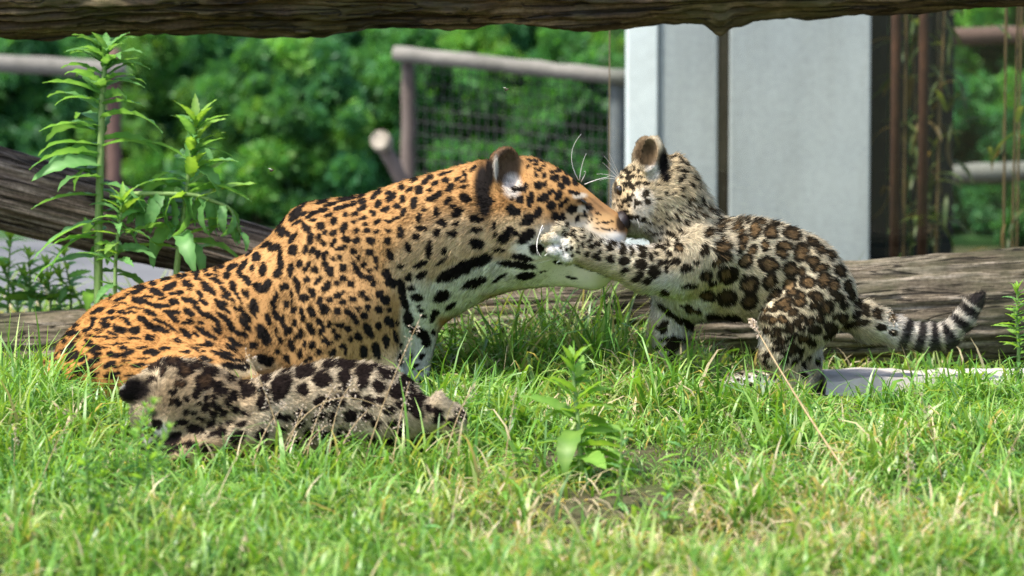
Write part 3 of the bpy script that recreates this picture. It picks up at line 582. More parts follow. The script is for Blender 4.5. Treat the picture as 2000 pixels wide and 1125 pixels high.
REST_MARKS = (
marks(200, 680, 4.6875, "500 140 80 60 60 .2;640 120 90 50 0 .3;750 200 85 65 10 .6;880 120 70 40 0 .2;980 205 75 40 -10 .2;930 300 100 80 40 .5;880 380 35 35;1040 350 50 50;560 220 40 40 0 .3;700 330 60 40 0 .7;1100 400 50 30;1140 490 50 35 90;1020 450 28 24;940 460 30 26 90;835 430 30 28;870 500 25 22;1020 510 24 22;920 535 25 25;965 520 34 20 90;1065 540 30 25;985 590 35 30 90;920 580 24 22;1110 600 50 45 90;1200 430 50 45 90;1220 560 45 30;1030 605 30 20 90;760 590 40 24;690 480 40 30 90;770 490 25 20 90;630 400 40 30;640 490 40 30 90 .3;960 680 40 20 90;910 660 25 25;720 680 70 30 20;1300 600 40 25;500 700 60 50;530 900 110 80;440 300 50 30;1300 300 60 40 0 .4;1180 250 50 35;1330 380 80 60;840 590 24 20;870 640 22 20;1010 680 30 20 80;1080 700 34 24;800 720 50 24 20;900 760 50 30 20;1000 780 50 30;1180 680 44 30;1280 700 44 30;400 400 40 24;420 640 30 20")
+ marks(500, 680, 4.651, "230 340 120 85 45;200 430 80 40 45;440 200 100 55 10;600 280 90 75;820 130 100 55;810 250 65 50;980 215 80 65;1180 235 90 45 -10;1370 330 110 60 -55;1120 340 60 55;1280 400 80 60 -30;420 370 70 50;610 480 80 60;740 480 70 50 60;400 580 60 40;560 620 80 45 30;390 680 60 50;960 320 60 55;800 350 50 40;1000 480 70 50;1120 480 60 40;1420 470 100 45 -30;1500 430 60 30 -40;1330 520 80 40 -20;60 500 80 70 90;60 380 60 40;90 260 60 50;650 140 70 40;1100 140 80 25 -10;1600 560 90 40 -20;1850 610 70 45 -30;1780 680 60 55;1650 640 60 40;900 420 50 40;850 600 60 60;700 620 60 50 60;1000 600 60 50;280 190 60 30;1200 560 60 40;1450 580 70 40 -20;1250 680 70 40;500 760 70 40;280 620 60 40;180 600 50 40;1100 680 60 40"))
# ------------------------------------------------------------------ animals: one continuous body from blended volumes
class Sculpt:
    """smooth union / carving of rounded volumes, then a surface-net mesh"""
    def __init__(self, h, lo, hi):
        self.h = h; self.lo = np.array(lo, float)
        self.n = np.ceil((np.array(hi) - self.lo) / h).astype(int) + 1
        self.F = np.full(self.n, 0.3, dtype=np.float32)
    def _sub(self, lo, hi):
        a = np.clip(np.floor((lo - self.lo) / self.h).astype(int), 0, self.n)
        b = np.clip(np.ceil((hi - self.lo) / self.h).astype(int) + 1, 0, self.n)
        sl = tuple(slice(a[i], b[i]) for i in range(3))
        ax = [self.lo[i] + self.h * np.arange(a[i], b[i]) for i in range(3)]
        return sl, ax[0][:, None, None], ax[1][None, :, None], ax[2][None, None, :]
    def _put(self, sl, d, k, carve=False):
        A = self.F[sl]
        if carve:
            d = -d; hh = np.maximum(k - np.abs(A - d), 0) / k
            self.F[sl] = np.maximum(A, d) + hh * hh * k * 0.25
        else:
            hh = np.maximum(k - np.abs(A - d), 0) / k
            self.F[sl] = np.minimum(A, d) - hh * hh * k * 0.25
    def cone(self, a, b, ra, rb, k=0.03, s=1.0, carve=False):
        """tapered limb from a to b; s squashes it in depth"""
        a, b = np.array(a, float), np.array(b, float); rm = max(ra, rb) + k + 2 * self.h
        rr = np.array([rm, rm * max(s, 0.3) + k, rm])
        sl, X, Y, Z = self._sub(np.minimum(a, b) - rr, np.maximum(a, b) + rr)
        Y = Y / s; a = a * [1, 1 / s, 1]; b = b * [1, 1 / s, 1]
        v = b - a; L2 = v @ v + 1e-12
        t = np.clip(((X - a[0]) * v[0] + (Y - a[1]) * v[1] + (Z - a[2]) * v[2]) / L2, 0, 1)
        d = np.sqrt((X - a[0] - t * v[0]) ** 2 + (Y - a[1] - t * v[1]) ** 2 + (Z - a[2] - t * v[2]) ** 2) - (ra + t * (rb - ra))
        self._put(sl, (d * min(1.0, s)).astype(np.float32), k, carve)
    def ell(self, c, r, ang=0.0, k=0.03, yaw=0.0, carve=False):
        """ellipsoid, r = (along, up, depth), turned by ang in the side view, then by yaw about z"""
        c = np.array(c, float); rm = max(r) + k + 2 * self.h
        sl, X, Y, Z = self._sub(c - rm, c + rm)
        X, Y, Z = X - c[0], Y - c[1], Z - c[2]
        cy, sy = math.cos(R(yaw)), math.sin(R(yaw)); X, Y = X * cy + Y * sy, -X * sy + Y * cy
        ca, sa = math.cos(R(ang)), math.sin(R(ang)); X, Z = X * ca + Z * sa, -X * sa + Z * ca
        k0 = np.sqrt((X / r[0]) ** 2 + (Z / r[1]) ** 2 + (Y / r[2]) ** 2)
        k1 = np.sqrt((X / r[0] ** 2) ** 2 + (Z / r[1] ** 2) ** 2 + (Y / r[2] ** 2) ** 2) + 1e-9
        self._put(sl, (k0 * (k0 - 1) / k1).astype(np.float32), k, carve)
    def mesh(self):
        F, n = self.F, self.n
        S = F < 0
        cnt = np.zeros(tuple(n - 1), dtype=np.int8)
        for dx in (0, 1):
            for dy in (0, 1):
                for dz in (0, 1):
                    cnt += S[dx:n[0] - 1 + dx, dy:n[1] - 1 + dy, dz:n[2] - 1 + dz]
        act = (cnt > 0) & (cnt < 8)
        I = np.argwhere(act)
        idx = np.full(act.shape, -1, dtype=np.int64); idx[act] = np.arange(len(I))
        acc = np.zeros((len(I), 3)); num = np.zeros(len(I))
        corners = [(x, y, z) for x in (0, 1) for y in (0, 1) for z in (0, 1)]
        val = {c: F[I[:, 0] + c[0], I[:, 1] + c[1], I[:, 2] + c[2]].astype(float) for c in corners}
        for c in corners:
            for ax in range(3):
                if c[ax] == 0:
                    e = list(c); e[ax] = 1; e = tuple(e)
                    fa, fb = val[c], val[e]
                    m = (fa < 0) != (fb < 0)
                    t = np.where(m, fa / np.where(m, fa - fb, 1), 0)
                    p = np.array(c, float)[None, :].repeat(len(I), 0); p[:, ax] += t
                    acc += p * m[:, None]; num += m
        V = self.lo + self.h * (I + acc / num[:, None])
        faces = []
        for ax in range(3):
            o1, o2 = [(1, 2), (2, 0), (0, 1)][ax]
            a = [slice(None)] * 3; b = [slice(None)] * 3
            a[ax] = slice(0, n[ax] - 1); b[ax] = slice(1, n[ax])
            ch = S[tuple(a)] != S[tuple(b)]
            E = np.argwhere(ch)
            E = E[(E[:, o1] > 0) & (E[:, o2] > 0) & (E[:, o1] < n[o1] - 1) & (E[:, o2] < n[o2] - 1)]
            flip = S[tuple(a)][E[:, 0], E[:, 1], E[:, 2]]
            q = []
            for d1, d2 in ((0, 0), (1, 0), (1, 1), (0, 1)):
                c = E.copy(); c[:, o1] -= d1; c[:, o2] -= d2
                q.append(idx[c[:, 0], c[:, 1], c[:, 2]])
            q = np.stack(q, 1)
            q[~flip] = q[~flip][:, ::-1]
            faces.append(q)
        Q = np.concatenate(faces)
        Q = Q[(Q >= 0).all(1)]
        return V, Q

def fit_top(V, pts, H=170.0, fur=4.0):
    """pull the upper outline of a sculpt to the given (x, y) points; the change fades out H below the outline"""
    W = V - [0, -CAM_D, CAM_H]
    fw = np.array([0, math.cos(TILT), -math.sin(TILT)]); up = np.array([0, math.sin(TILT), math.cos(TILT)])
    dz = W @ fw
    u = 1000 + FPX * W[:, 0] / dz; v = 562.5 - FPX * (W @ up) / dz
    pts = np.array(pts, float)
    xs = np.arange(pts[0, 0], pts[-1, 0] + 1, 6.0)
    top = np.array([v[np.abs(u - x) < 5].min() if (np.abs(u - x) < 5).any() else np.nan for x in xs])
    ok = ~np.isnan(top); top = np.interp(xs, xs[ok], top[ok])
    dl = np.interp(xs, pts[:, 0], pts[:, 1]) + fur - top
    dl = np.convolve(np.pad(dl, 3, mode='edge'), np.ones(7) / 7, 'valid')
    dl *= sstep(pts[0, 0], pts[0, 0] + 24, xs) * sstep(pts[-1, 0], pts[-1, 0] - 24, xs)
    d = np.interp(u, xs, dl, left=0, right=0); t = np.interp(u, xs, top)
    w = np.clip(1 - (v - t) / H, 0, 1); w = w * w * (3 - 2 * w)
    V = V.copy(); V[:, 2] -= d * w * dz / FPX
    return V

def keep_largest(V, Q):
    lab = np.arange(len(V))
    E = np.concatenate([Q[:, [0, 1]], Q[:, [1, 2]], Q[:, [2, 3]], Q[:, [3, 0]]])
    while True:
        new = lab.copy()
        np.minimum.at(new, E[:, 0], lab[E[:, 1]]); np.minimum.at(new, E[:, 1], lab[E[:, 0]])
        new = new[new]
        if (new == lab).all(): break
        lab = new
    ids, c = np.unique(lab, return_counts=True)
    keep = lab == ids[c.argmax()]
    mp = np.cumsum(keep) - 1
    return V[keep], mp[Q[keep[Q[:, 0]]]]

def smooth_mesh(V, Q, it=2):
    E = np.concatenate([Q[:, [0, 1]], Q[:, [1, 2]], Q[:, [2, 3]], Q[:, [3, 0]]])
    for _ in range(it):
        s = np.zeros_like(V); c = np.zeros(len(V))
        for ax in range(3):
            s[:, ax] = np.bincount(E[:, 0], V[E[:, 1], ax], len(V)) + np.bincount(E[:, 1], V[E[:, 0], ax], len(V))
        c = np.bincount(E[:, 0], minlength=len(V)) + np.bincount(E[:, 1], minlength=len(V))
        V = 0.5 * V + 0.5 * s / c[:, None]
    return V

def vnormals(V, Q):
    fn = np.cross(V[Q[:, 2]] - V[Q[:, 0]], V[Q[:, 3]] - V[Q[:, 1]])
    N = np.zeros_like(V)
    for k in range(4):
        for ax in range(3):
            N[:, ax] += np.bincount(Q[:, k], fn[:, ax], len(V))
    return N / (np.linalg.norm(N, axis=1)[:, None] + 1e-12)

def sample_surface(V, Q, N, n, rg, weight=None):
    T = np.concatenate([Q[:, [0, 1, 2]], Q[:, [0, 2, 3]]])
    ar = np.linalg.norm(np.cross(V[T[:, 1]] - V[T[:, 0]], V[T[:, 2]] - V[T[:, 0]]), axis=1)
    if weight is not None: ar = ar * weight[T[:, 0]]
    c = np.cumsum(ar); t = T[np.searchsorted(c, rg.random(n) * c[-1])]
    a, b = rg.random(n), rg.random(n); f = a + b > 1; a[f] = 1 - a[f]; b[f] = 1 - b[f]
    w = np.stack([1 - a - b, a, b], 1)[:, :, None]
    p = (V[t] * w).sum(1); nn = (N[t] * w).sum(1)
    return p, nn / np.linalg.norm(nn, axis=1)[:, None]

def flow_field(ctrl, p_uv):
    """hair direction in the side view from control arrows (u, v, du, dv)"""
    c = np.array(ctrl, float)
    d2 = (p_uv[:, 0:1] - c[None, :, 0]) ** 2 + (p_uv[:, 1:2] - c[None, :, 1]) ** 2 + 400.0
    w = 1 / d2 ** 1.5
    dd = c[:, 2:4] / np.linalg.norm(c[:, 2:4], axis=1)[:, None]
    g = w @ dd
    return g / (np.linalg.norm(g, axis=1)[:, None] + 1e-9)

def tangent(d_uv, N, out=0.0):
    D = np.stack([d_uv[:, 0], np.zeros(len(N)), -d_uv[:, 1]], 1)
    D = D - N * (D * N).sum(1)[:, None]
    return D / (np.linalg.norm(D, axis=1)[:, None] + 1e-6)

def scatter_spots(P_, N_, spacing, limit, rg):
    keep = []
    kp = np.zeros((limit, 3)); kr = np.zeros(limit); n = 0
    for i in rg.permutation(len(P_)):
        s = spacing[i]
        if s <= 0: continue
        if n and (((kp[:n] - P_[i]) ** 2).sum(1) < (0.5 * (s + kr[:n])) ** 2).any(): continue
        kp[n] = P_[i]; kr[n] = s; n += 1; keep.append(i)
        if n >= limit: break
    return np.array(keep)

def spot_eval(p, spots, warp):
    """dark 0..1, brown ground 0..1, and pale-centre 0..1 of every coat mark at the points p"""
    dark = np.zeros(len(p)); brown = np.zeros(len(p)); inner = np.zeros(len(p))
    order = np.argsort(p[:, 0]); xs = p[order, 0]
    brk = vnoise(p, 130, 31)
    for s in spots:
        rad = 1.45 * max(s['la'], s['lb']) + 0.004
        i0, i1 = np.searchsorted(xs, [s['c'][0] - rad, s['c'][0] + rad])
        ii = order[i0:i1]
        q = p[ii] + warp[ii] - s['c']
        m = (np.abs(q[:, 0]) < rad) & (np.abs(q[:, 2]) < rad) & (np.abs(q[:, 1]) < max(rad, s['dep']))
        ii = ii[m]; q = q[m]
        if not len(ii): continue
        a = q @ s['t']; b = q @ s['b']; w = q @ s['n']
        e = np.sqrt((a / s['la']) ** 2 + (b / s['lb']) ** 2 + (np.maximum(np.abs(w) - 0.5 * s['dep'], 0) / s['dep']) ** 2)
        if s['kind'] == 'r':
            ang = np.arctan2(b, a)
            gap = np.sin(ang * s['m'] + s['ph'])
            ring = (1 - sstep(0.85, 1.05, e)) * sstep(0.35, 0.55, e) * sstep(-0.75, -0.35, gap)
            dark[ii] = np.maximum(dark[ii], ring)
            brown[ii] = np.maximum(brown[ii], 1 - sstep(0.7, 1.0, e))
        else:
            dk = 1 - sstep(1.0, 1.20, e)
            dark[ii] = np.maximum(dark[ii], dk)
            if s['hole'] > 0:
                inn = s['hole'] * (1 - sstep(0.42, 0.68, e + 0.28 * brk[ii]))
                inner[ii] = np.maximum(inner[ii] * (dk < .5), inn)
    return dark, brown, inner

def hair_mat(name):
    t = NT(name)
    a = t.n('Attribute', attribute_name='col'); nn = t.n('Attribute', attribute_name='snorm')
    d = t.n('BsdfDiffuse'); t.l(a.outputs['Color'], d.inputs['Color']); t.l(nn.outputs['Vector'], d.inputs['Normal'])
    return t.finish(d.outputs[0])

def skin_mat(name):
    t = NT(name)
    a = t.n('Attribute', attribute_name='col')
    d = t.n('BsdfDiffuse'); t.l(a.outputs['Color'], d.inputs['Color'])
    return t.finish(d.outputs[0])

M_FUR = hair_mat('fur_strands'); M_SKIN = skin_mat('coat_underlayer')
M_NOSE = simple_mat('nose_leather', (0.007, 0.005, 0.005), (0.022, 0.013, 0.013), 120, 0.45, 0.3, 0.5)
M_EYE = simple_mat('eye_gloss', (0.01, 0.008, 0.006), (0.03, 0.02, 0.01), 50, 0.12, 0.0, 0.6)
M_WHISK = simple_mat('whisker_white', (0.7, 0.68, 0.62), (0.8, 0.78, 0.74), 20, 0.5, 0.0, 0.4)

def make_fur(name, parent, base, V, Q, N, n, rg, uv, flow, color_fn, length_fn, wid=0.00045, lift=0.35, clump=0.35, segs=4, weight=None, wild=0.12, guards=0.02):
    p, nn = sample_surface(V, Q, N, n, rg, weight)
    fl = flow_field(flow, uv(p))
    T = tangent(fl, nn)
    cl = np.stack([vnoise(p, 75, s) for s in (1, 2, 3)], 1) * clump + np.stack([vnoise(p, 210, s) for s in (4, 5, 6)], 1) * clump * 0.5
    D = T + nn * lift + cl + rg.normal(0, wild, (n, 3))
    dn = (D * nn).sum(1)
    D += nn * np.maximum(0.12 - dn, 0)[:, None]
    D /= np.linalg.norm(D, axis=1)[:, None]
    L = length_fn(p) * rg.uniform(0.6, 1.15, n)
    guard = rg.random(n) < guards
    L = np.where(guard, L * 1.45, L); D = np.where(guard[:, None], D + nn * 0.35, D); D /= np.linalg.norm(D, axis=1)[:, None]
    pts = np.zeros((n, segs, 3))
    cur = p - nn * 0.0012; d = D.copy()
    pts[:, 0] = cur
    for i in range(1, segs):
        cur = cur + d * (L / (segs - 1))[:, None]
        pts[:, i] = cur
        d = d + T * 0.22 + np.array([0, 0, -0.05]); d /= np.linalg.norm(d, axis=1)[:, None]
    col = color_fn(0.35 * pts[:, segs // 2 - 1] + 0.65 * pts[:, segs // 2], nn, jitter=True)
    cu = bpy.data.hair_curves.new(name)
    cu.add_curves([segs] * n)
    cu.attributes['position'].data.foreach_set('vector', (pts - base).astype(np.float32).ravel())
    ra = cu.attributes.get('radius') or cu.attributes.new('radius', 'FLOAT', 'POINT')
    prof = np.linspace(1.0, 0.25, segs)
    ra.data.foreach_set('value', (wid * prof[None, :] * rg.uniform(0.7, 1.3, (n, 1))).astype(np.float32).ravel())
    ca = cu.attributes.new('col', 'FLOAT_COLOR', 'CURVE')
    c4 = np.ones((n, 4), dtype=np.float32); c4[:, :3] = col
    ca.data.foreach_set('color', c4.ravel())
    sn = nn * 1.0 + D * 0.30 + rg.normal(0, 0.22, (n, 3)) + cl * 0.6; sn /= np.linalg.norm(sn, axis=1)[:, None]
    na = cu.attributes.new('snorm', 'FLOAT_VECTOR', 'CURVE')
    na.data.foreach_set('vector', sn.astype(np.float32).ravel())
    cu.materials.append(M_FUR)
    o = bpy.data.objects.new(name, cu); COL.objects.link(o); o.parent = parent
    return o

def blob_mesh(name, c, r, ang=0, n=14, m=10, yaw=0):
    vs, fs = [], []
    Mx = Euler((0, -R(ang), R(yaw))).to_matrix()
    for i in range(m + 1):
        th = math.pi * i / m
        for k in range(n):
            ph = 2 * math.pi * k / n
            v = Mx @ Vector((r[0] * math.sin(th) * math.cos(ph), r[2] * math.sin(th) * math.sin(ph), r[1] * math.cos(th)))
            vs.append(np.array(v) + c)
    for i in range(m):
        for k in range(n):
            fs.append((i * n + k, (i + 1) * n + k, (i + 1) * n + (k + 1) % n, i * n + (k + 1) % n))
    me = mesh_from(name, vs, fs)
    return me

def lerp3(a, b, t): return np.asarray(a) * (1 - t[:, None]) + np.asarray(b) * t[:, None]

def gauss(uv, spots):
    """soft union of round areas (u, v, ru, rv) -> 0..1"""
    w = np.zeros(len(uv))
    for u, v, ru, rv in spots:
        w = np.maximum(w, 1 - sstep(0.6, 1.25, np.sqrt(((uv[:, 0] - u) / ru) ** 2 + ((uv[:, 1] - v) / rv) ** 2)))
    return w

def build_spots(V, Q, N, uv, spec, rg, cand=16000, limit=900, manual=(), own=None, dep=.045, grow=1.06, small=7):
    """marks set by hand on the flank that faces -Y, the rest scattered; spec(uv, p, n) -> spacing, la, lb, angle, kind (0 solid, 1 rosette, 2 rosette with pale centre)"""
    p, nn = sample_surface(V, Q, N, cand, rg)
    sp, la, lb, an, kd = spec(uv(p), p, nn)
    spots = []
    if len(manual):
        W = V - [0, -CAM_D, CAM_H]                                  # where on the body each hand-set mark falls
        fw = np.array([0, math.cos(TILT), -math.sin(TILT)]); up = np.array([0, math.sin(TILT), math.cos(TILT)])
        dz = W @ fw
        U = np.stack([1000 + FPX * W[:, 0] / dz, 562.5 - FPX * (W @ up) / dz], 1)
        front = N[:, 1] < 0.35
        for (mu, mv, a, b, g, hole) in manual:
            dd = (U[:, 0] - mu) ** 2 + (U[:, 1] - mv) ** 2 + np.where(front, 0, 1e6)
            cnd = np.argpartition(dd, 10)[:10]
            cnd = cnd[dd[cnd] < 700]
            if not len(cnd): continue
            lo = V[cnd, 1].min(); cnd = cnd[V[cnd, 1] < lo + .03]
            i = cnd[np.argmin(dd[cnd])]
            k = dz[i] / CAM_D / 1000
            ct, st = math.cos(R(g)), math.sin(R(g))
            spots.append(dict(c=V[i], n=np.array([0, 1.0, 0]), t=np.array([ct, 0, st]), b=np.array([-st, 0, ct]), la=a * k * grow * (1.25 if max(a, b) < small else 1), lb=b * k * grow * (1.25 if max(a, b) < small else 1), kind='d', hole=hole, dep=dep))
        facing = nn[:, 1] < 0.25
        sp = np.where(facing & (np.ones(len(p), bool) if own is None else own(uv(p))), 0, sp)
    keep = scatter_spots(p, nn, sp, limit, rg)
    for i in keep:
        j = rg.uniform(0.72, 1.3)
        k = int(kd[i])
        s = mk_spot(p[i], nn[i], la[i] * j * rg.uniform(0.8, 1.3), lb[i] * j * rg.uniform(0.85, 1.15), an[i] + rg.normal(0, 14), 'drd'[k], rg)
        s['hole'] = rg.uniform(.3, .9) if k == 2 else 0.0
        spots.append(s)
    return spots

def mk_spot(c, n, la, lb, ang, kind, rg):
    t = tangent(np.array([[math.cos(R(ang)), -math.sin(R(ang))]]), n[None, :])[0]
    b = np.cross(n, t)
    return dict(c=c, n=n, t=t, b=b, la=la, lb=lb, kind=kind, m=int(rg.integers(2, 4)), ph=rg.uniform(0, 6.3), dep=0.8 * max(la, lb) + 0.012)

def finish_animal(name, label, V, Q, base, N, color_fn):
    me = mesh_from(name, V - base, Q)
    vcol(me, color_fn(V, N, jitter=False))
    me.materials.append(M_SKIN)
    o = bpy.data.objects.new(name, me); COL.objects.link(o); o.location = base
    tag(o, label, 'jaguar')
    return o

def whiskers(parent, base, items, r=0.0009):
    for a, b, c in items:
        pts = bez(a, b, c, 9) - base
        obj('whisker', tube_mesh('whisker', pts, np.linspace(r, r * 0.3, 9), 4), M_WHISK, parent)

def uv_map(yref):
    k = CAM_D / (CAM_D + yref)
    # side-view coat coordinates in millimetres: u along the body, v downwards
    o = P(1000, 562.5, yref)
    return lambda p: np.stack([1000 + p[:, 0] * 1000 * k, 562.5 - (p[:, 2] - o[2]) * 1000 * k], 1)

# ================= mother
def build_mother():
    rg = np.random.default_rng(11)
    q = lambda x, y, Y=0: P(x, y, Y / 1000)
    S = Sculpt(0.005, P(40, 900, 0) * [1, 0, 1] + [0, -0.36, -0.02], P(1260, 240, 0) * [1, 0, 1] + [0, 0.34, 0])
    m = 0.001
    E = lambda x, y, Y, rx, rz, ry, ang=0, k=30, yaw=0, carve=False: S.ell(q(x, y, Y), (rx * m, rz * m, ry * m), ang, k * m, yaw, carve)
    C = lambda a, b, ra, rb, k=30, s=1.0, carve=False: S.cone(q(*a), q(*b), ra * m, rb * m, k * m, s, carve)
    # rump, loin, ribs
    E(250, 700, 30, 150, 128, 150, 12, 40)
    C((250, 690, 20), (430, 640, 10), 122, 128, 50, 1.05)
    C((430, 640, 10), (600, 590, 0), 128, 165, 60, 0.95)
    C((430, 700, 0), (620, 680, 0), 110, 130, 50, 1.1)
    # shoulders and withers
    E(665, 575, 0, 135, 185, 125, -8, 50)
    C((600, 478, 0), (770, 455, 0), 86, 98, 60, 0.85)
    E(655, 560, -70, 100, 165, 62, -10, 40)
    E(655, 560, 70, 100, 165, 62, -10, 40)
    # scapula top edge
    C((590, 425, -45), (640, 560, -95), 30, 60, 40, 0.8)
    C((590, 425, 45), (640, 560, 95), 30, 60, 40, 0.8)
    # near foreleg
    C((660, 620, -105), (640, 740, -110), 82, 62, 40)
    C((705, 600, -95), (735, 730, -95), 62, 48, 40)
    C((735, 730, -95), (748, 860, -95), 46, 36, 30)
    E(765, 868, -100, 50, 26, 40, 0, 20)
    # far foreleg and brisket
    C((745, 560, 10), (790, 650, 30), 78, 55, 50)
    C((790, 650, 30), (803, 790, 35), 50, 36, 40)
    E(820, 797, 35, 46, 24, 38, 0, 20)
    # neck
    C((740, 490, 0), (850, 462, 0), 132, 132, 60, 0.82)
    C((850, 462, 0), (955, 435, 0), 132, 114, 60, 0.82)
    C((760, 570, 0), (930, 480, 0), 92, 62, 50, 0.85)
    # head
    E(1015, 405, 5, 95, 98, 84, -15, 45)
    E(1045, 372, 8, 62, 55, 62, -20, 40)
    E(1015, 460, -45, 70, 74, 42, 10, 40)
    E(1015, 460, 60, 70, 74, 42, 10, 40)
    C((1075, 375, 10), (1190, 425, 22), 48, 27, 45, 1.15)
    C((1060, 430, 5), (1160, 450, 18), 80, 54, 40, 0.85)
    E(1172, 452, -14, 46, 37, 33, -8, 22)
    E(1172, 452, 54, 46, 37, 33, -8, 22)
    E(1194, 432, 20, 26, 24, 27, -20, 16)
    # brows
    E(1106, 374, -44, 30, 15, 16, -35, 22)
    E(1106, 374, 66, 30, 15, 16, -35, 22)
    # lower jaw and chin
    C((985, 500, 0), (1150, 518, 15), 60, 42, 40, 0.85)
    E(1158, 518, 16, 41, 44, 42, 0, 25)
    E(1150, 480, 14, 50, 34, 46, 0, 25)
    # ears: cups opening forward and outward
    for sy in (-1, 1):
        E(984, 336, 8 + sy * 64, 40, 56, 25, -8, 14, -35 * sy)
        E(998, 328, 8 + sy * 78, 30, 42, 24, -8, 6, -35 * sy, True)
    # near hind leg folded on the ground
    C((190, 745, -120), (420, 740, -190), 88, 62, 45, 1.0)
    E(200, 735, -110, 118, 96, 95, 0, 45)
    C((420, 745, -190), (540, 790, -195), 52, 34, 30)
    C((540, 805, -195), (420, 830, -205), 30, 26, 20)
    E(400, 834, -205, 50, 22, 34, 0, 16)
    # tail laid behind the rump
    tp = [(190, 720, 150), (240, 755, 250), (360, 752, 270), (500, 742, 260), (620, 740, 265)]
    for i in range(4): C(tp[i], tp[i + 1], 30 - 2 * i, 28 - 2 * i, 20)
    V, Q = S.mesh()
    V, Q = keep_largest(V, Q); V = fit_top(V, [(84, 760), (90, 715), (113, 658), (149, 622), (184, 591), (238, 564), (291, 544), (344, 531), (398, 522), (438, 511), (473, 491), (509, 471), (527, 455), (540, 438), (558, 418), (575, 400), (602, 387), (651, 383), (699, 377), (738, 366), (775, 352), (831, 338), (880, 324), (930, 310), (950, 303), (966, 290), (989, 281), (1008, 288), (1022, 301), (1042, 303), (1078, 316), (1111, 336), (1141, 356), (1167, 382), (1194, 402), (1217, 415), (1224, 424), (1260, 450)], 170, 4); V = smooth_mesh(V, Q, 2); N = vnormals(V, Q)
    uv = uv_map(0.0)
    flow = [(1190, 430, -1, -.1), (1100, 350, -1, -.35), (1040, 440, -1, .2), (1080, 520, -1, .15), (980, 480, -.8, .7), (900, 380, -1, .25), (900, 520, -.5, .9),
            (800, 420, -1, .5), (820, 600, 0, 1), (800, 700, 0, 1), (700, 400, -1, .25), (680, 560, -.5, 1), (640, 700, -.15, 1), (560, 480, -.9, .7),
            (450, 560, -.9, .5), (300, 600, -1, .25), (130, 680, -.6, .9), (300, 720, -1, .12), (480, 710, -1, -.25), (520, 640, -.55, .8), (980, 320, -.1, -1)]
    black = [(943, 358, 19, 50), (956, 334, 10, 34), (948, 398, 15, 22)]

    def spec(U, p, n):
        u, v = U[:, 0], U[:, 1]; k = len(u)
        sp = np.full(k, .036); la = np.full(k, .0125); lb = np.full(k, .0092); an = np.full(k, -75.0); kd = np.zeros(k)
        def put(msk, s, a, b, g, kk=None):
            sp[msk] = s; la[msk] = a; lb[msk] = b; an[msk] = g
            if kk is not None: kd[msk] = kk
        r = rg.random(k)
        put((u < 800) & (u > 540) & (v < 470), .041, .016, .0105, -150)
        put((u > 790) & (u < 990), .044, .0155, .0125, -150)
        put((u > 990) & (v < 520), .030, .0115, .0095, -60)
        put((u > 1040) & (v < 365), .0225, .0075, .0062, -40)
        put(u > 1110, .021, .0068, .0052, -30)
        put(u > 1165, .017, .0034, .0028, -20)
        fl = (u < 565) & (v < 725)
        g = -8 - 62 * sstep(330, 570, u) * sstep(480, 640, v) - 20 * sstep(300, 450, u)
        put(fl, .037, .021, .0083, g[fl])
        top = (u < 560) & (v < 540 - 0.1 * (u - 300)) & (u > 380)
        kd[fl & (r < 0.22) & (u < 470)] = 1
        la[fl & (kd == 1)] *= 1.7; lb[fl & (kd == 1)] *= 1.9; sp[fl & (kd == 1)] *= 1.5
        sh = (u > 470) & (u < 600) & (v > 430) & (v < 650)
        put(sh, .046, .024, .0125, -68)
        th = (u < 545) & (v > 655 + 0.09 * np.maximum(u - 300, 0)) & (p[:, 1] < -0.12)
        put(th, .038, .0185, .0082, 4)
        ch = (u > 785) & (v > 560) & (u < 900)
        put(ch, .050, .019, .012, -60)
        lg = (u > 690) & (v > 700); put(lg, .042, .017, .010, -20)
        sp[gauss(U, black) > 0.3] = 0
        sp[(u > 950) & (u < 1035) & (v < 380)] = 0
        sp[(u > 1195)] = 0
        return sp, la, lb, an, kd
    spots = build_spots(V, Q, N, uv, spec, rg, manual=MOTHER_MARKS, small=4.6)
    white = [(820, 640, 36, 110), (812, 730, 36, 90), (880, 575, 70, 42), (960, 535, 90, 38), (1090, 535, 120, 42), (1170, 520, 60, 60), (1190, 468, 40, 20), (1060, 478, 60, 26)]
    pale = [(1010, 480, 110, 70), (900, 500, 120, 90), (1130, 430, 40, 30), (820, 520, 60, 60), (470, 700, 75, 14), (760, 760, 60, 90)]

    def color(p, n, jitter=True):
        U = uv(p); k = len(p)
        wl = fbm(p, 22, 3, 2)
        g = np.clip(0.5 + 0.35 * wl, 0, 1)
        base = lerp3((0.35, 0.178, 0.064), (0.43, 0.24, 0.095), g)
        # warmer along the spine and rump, paler on the shoulder and neck
        base = lerp3(base, (0.42, 0.195, 0.056), (sstep(520, 250, U[:, 0]) * 0.7))
        base = lerp3(base, (0.40, 0.235, 0.10), gauss(U, [(690, 620, 150, 190), (860, 460, 110, 90)]) * 0.7)
        base = lerp3(base, (0.62, 0.47, 0.28), gauss(U, pale) * 0.75)
        base = lerp3(base, (0.76, 0.72, 0.63), np.clip(gauss(U, white) * 1.1, 0, 1) * np.where(n[:, 1] < 2, 1, 1))
        base = lerp3(base, (0.27, 0.150, 0.070), gauss(U, [(1176, 402, 46, 22)]) * 0.8)
        base = lerp3(base, (0.66, 0.58, 0.45), gauss(U, [(1140, 452, 60, 26), (1075, 455, 40, 24), (1136, 404, 20, 7), (1132, 379, 16, 5)]) * 0.8)
        base = lerp3(base, (0.44, 0.27, 0.12), gauss(U, [(1180, 432, 28, 20)]) * 0.75)
        # ear: pale fleece inside, dark rim
        ear = gauss(U, [(986, 318, 36, 44)]) * (U[:, 1] < 352)
        base = lerp3(base, (0.07, 0.05, 0.038), ear * 0.92)
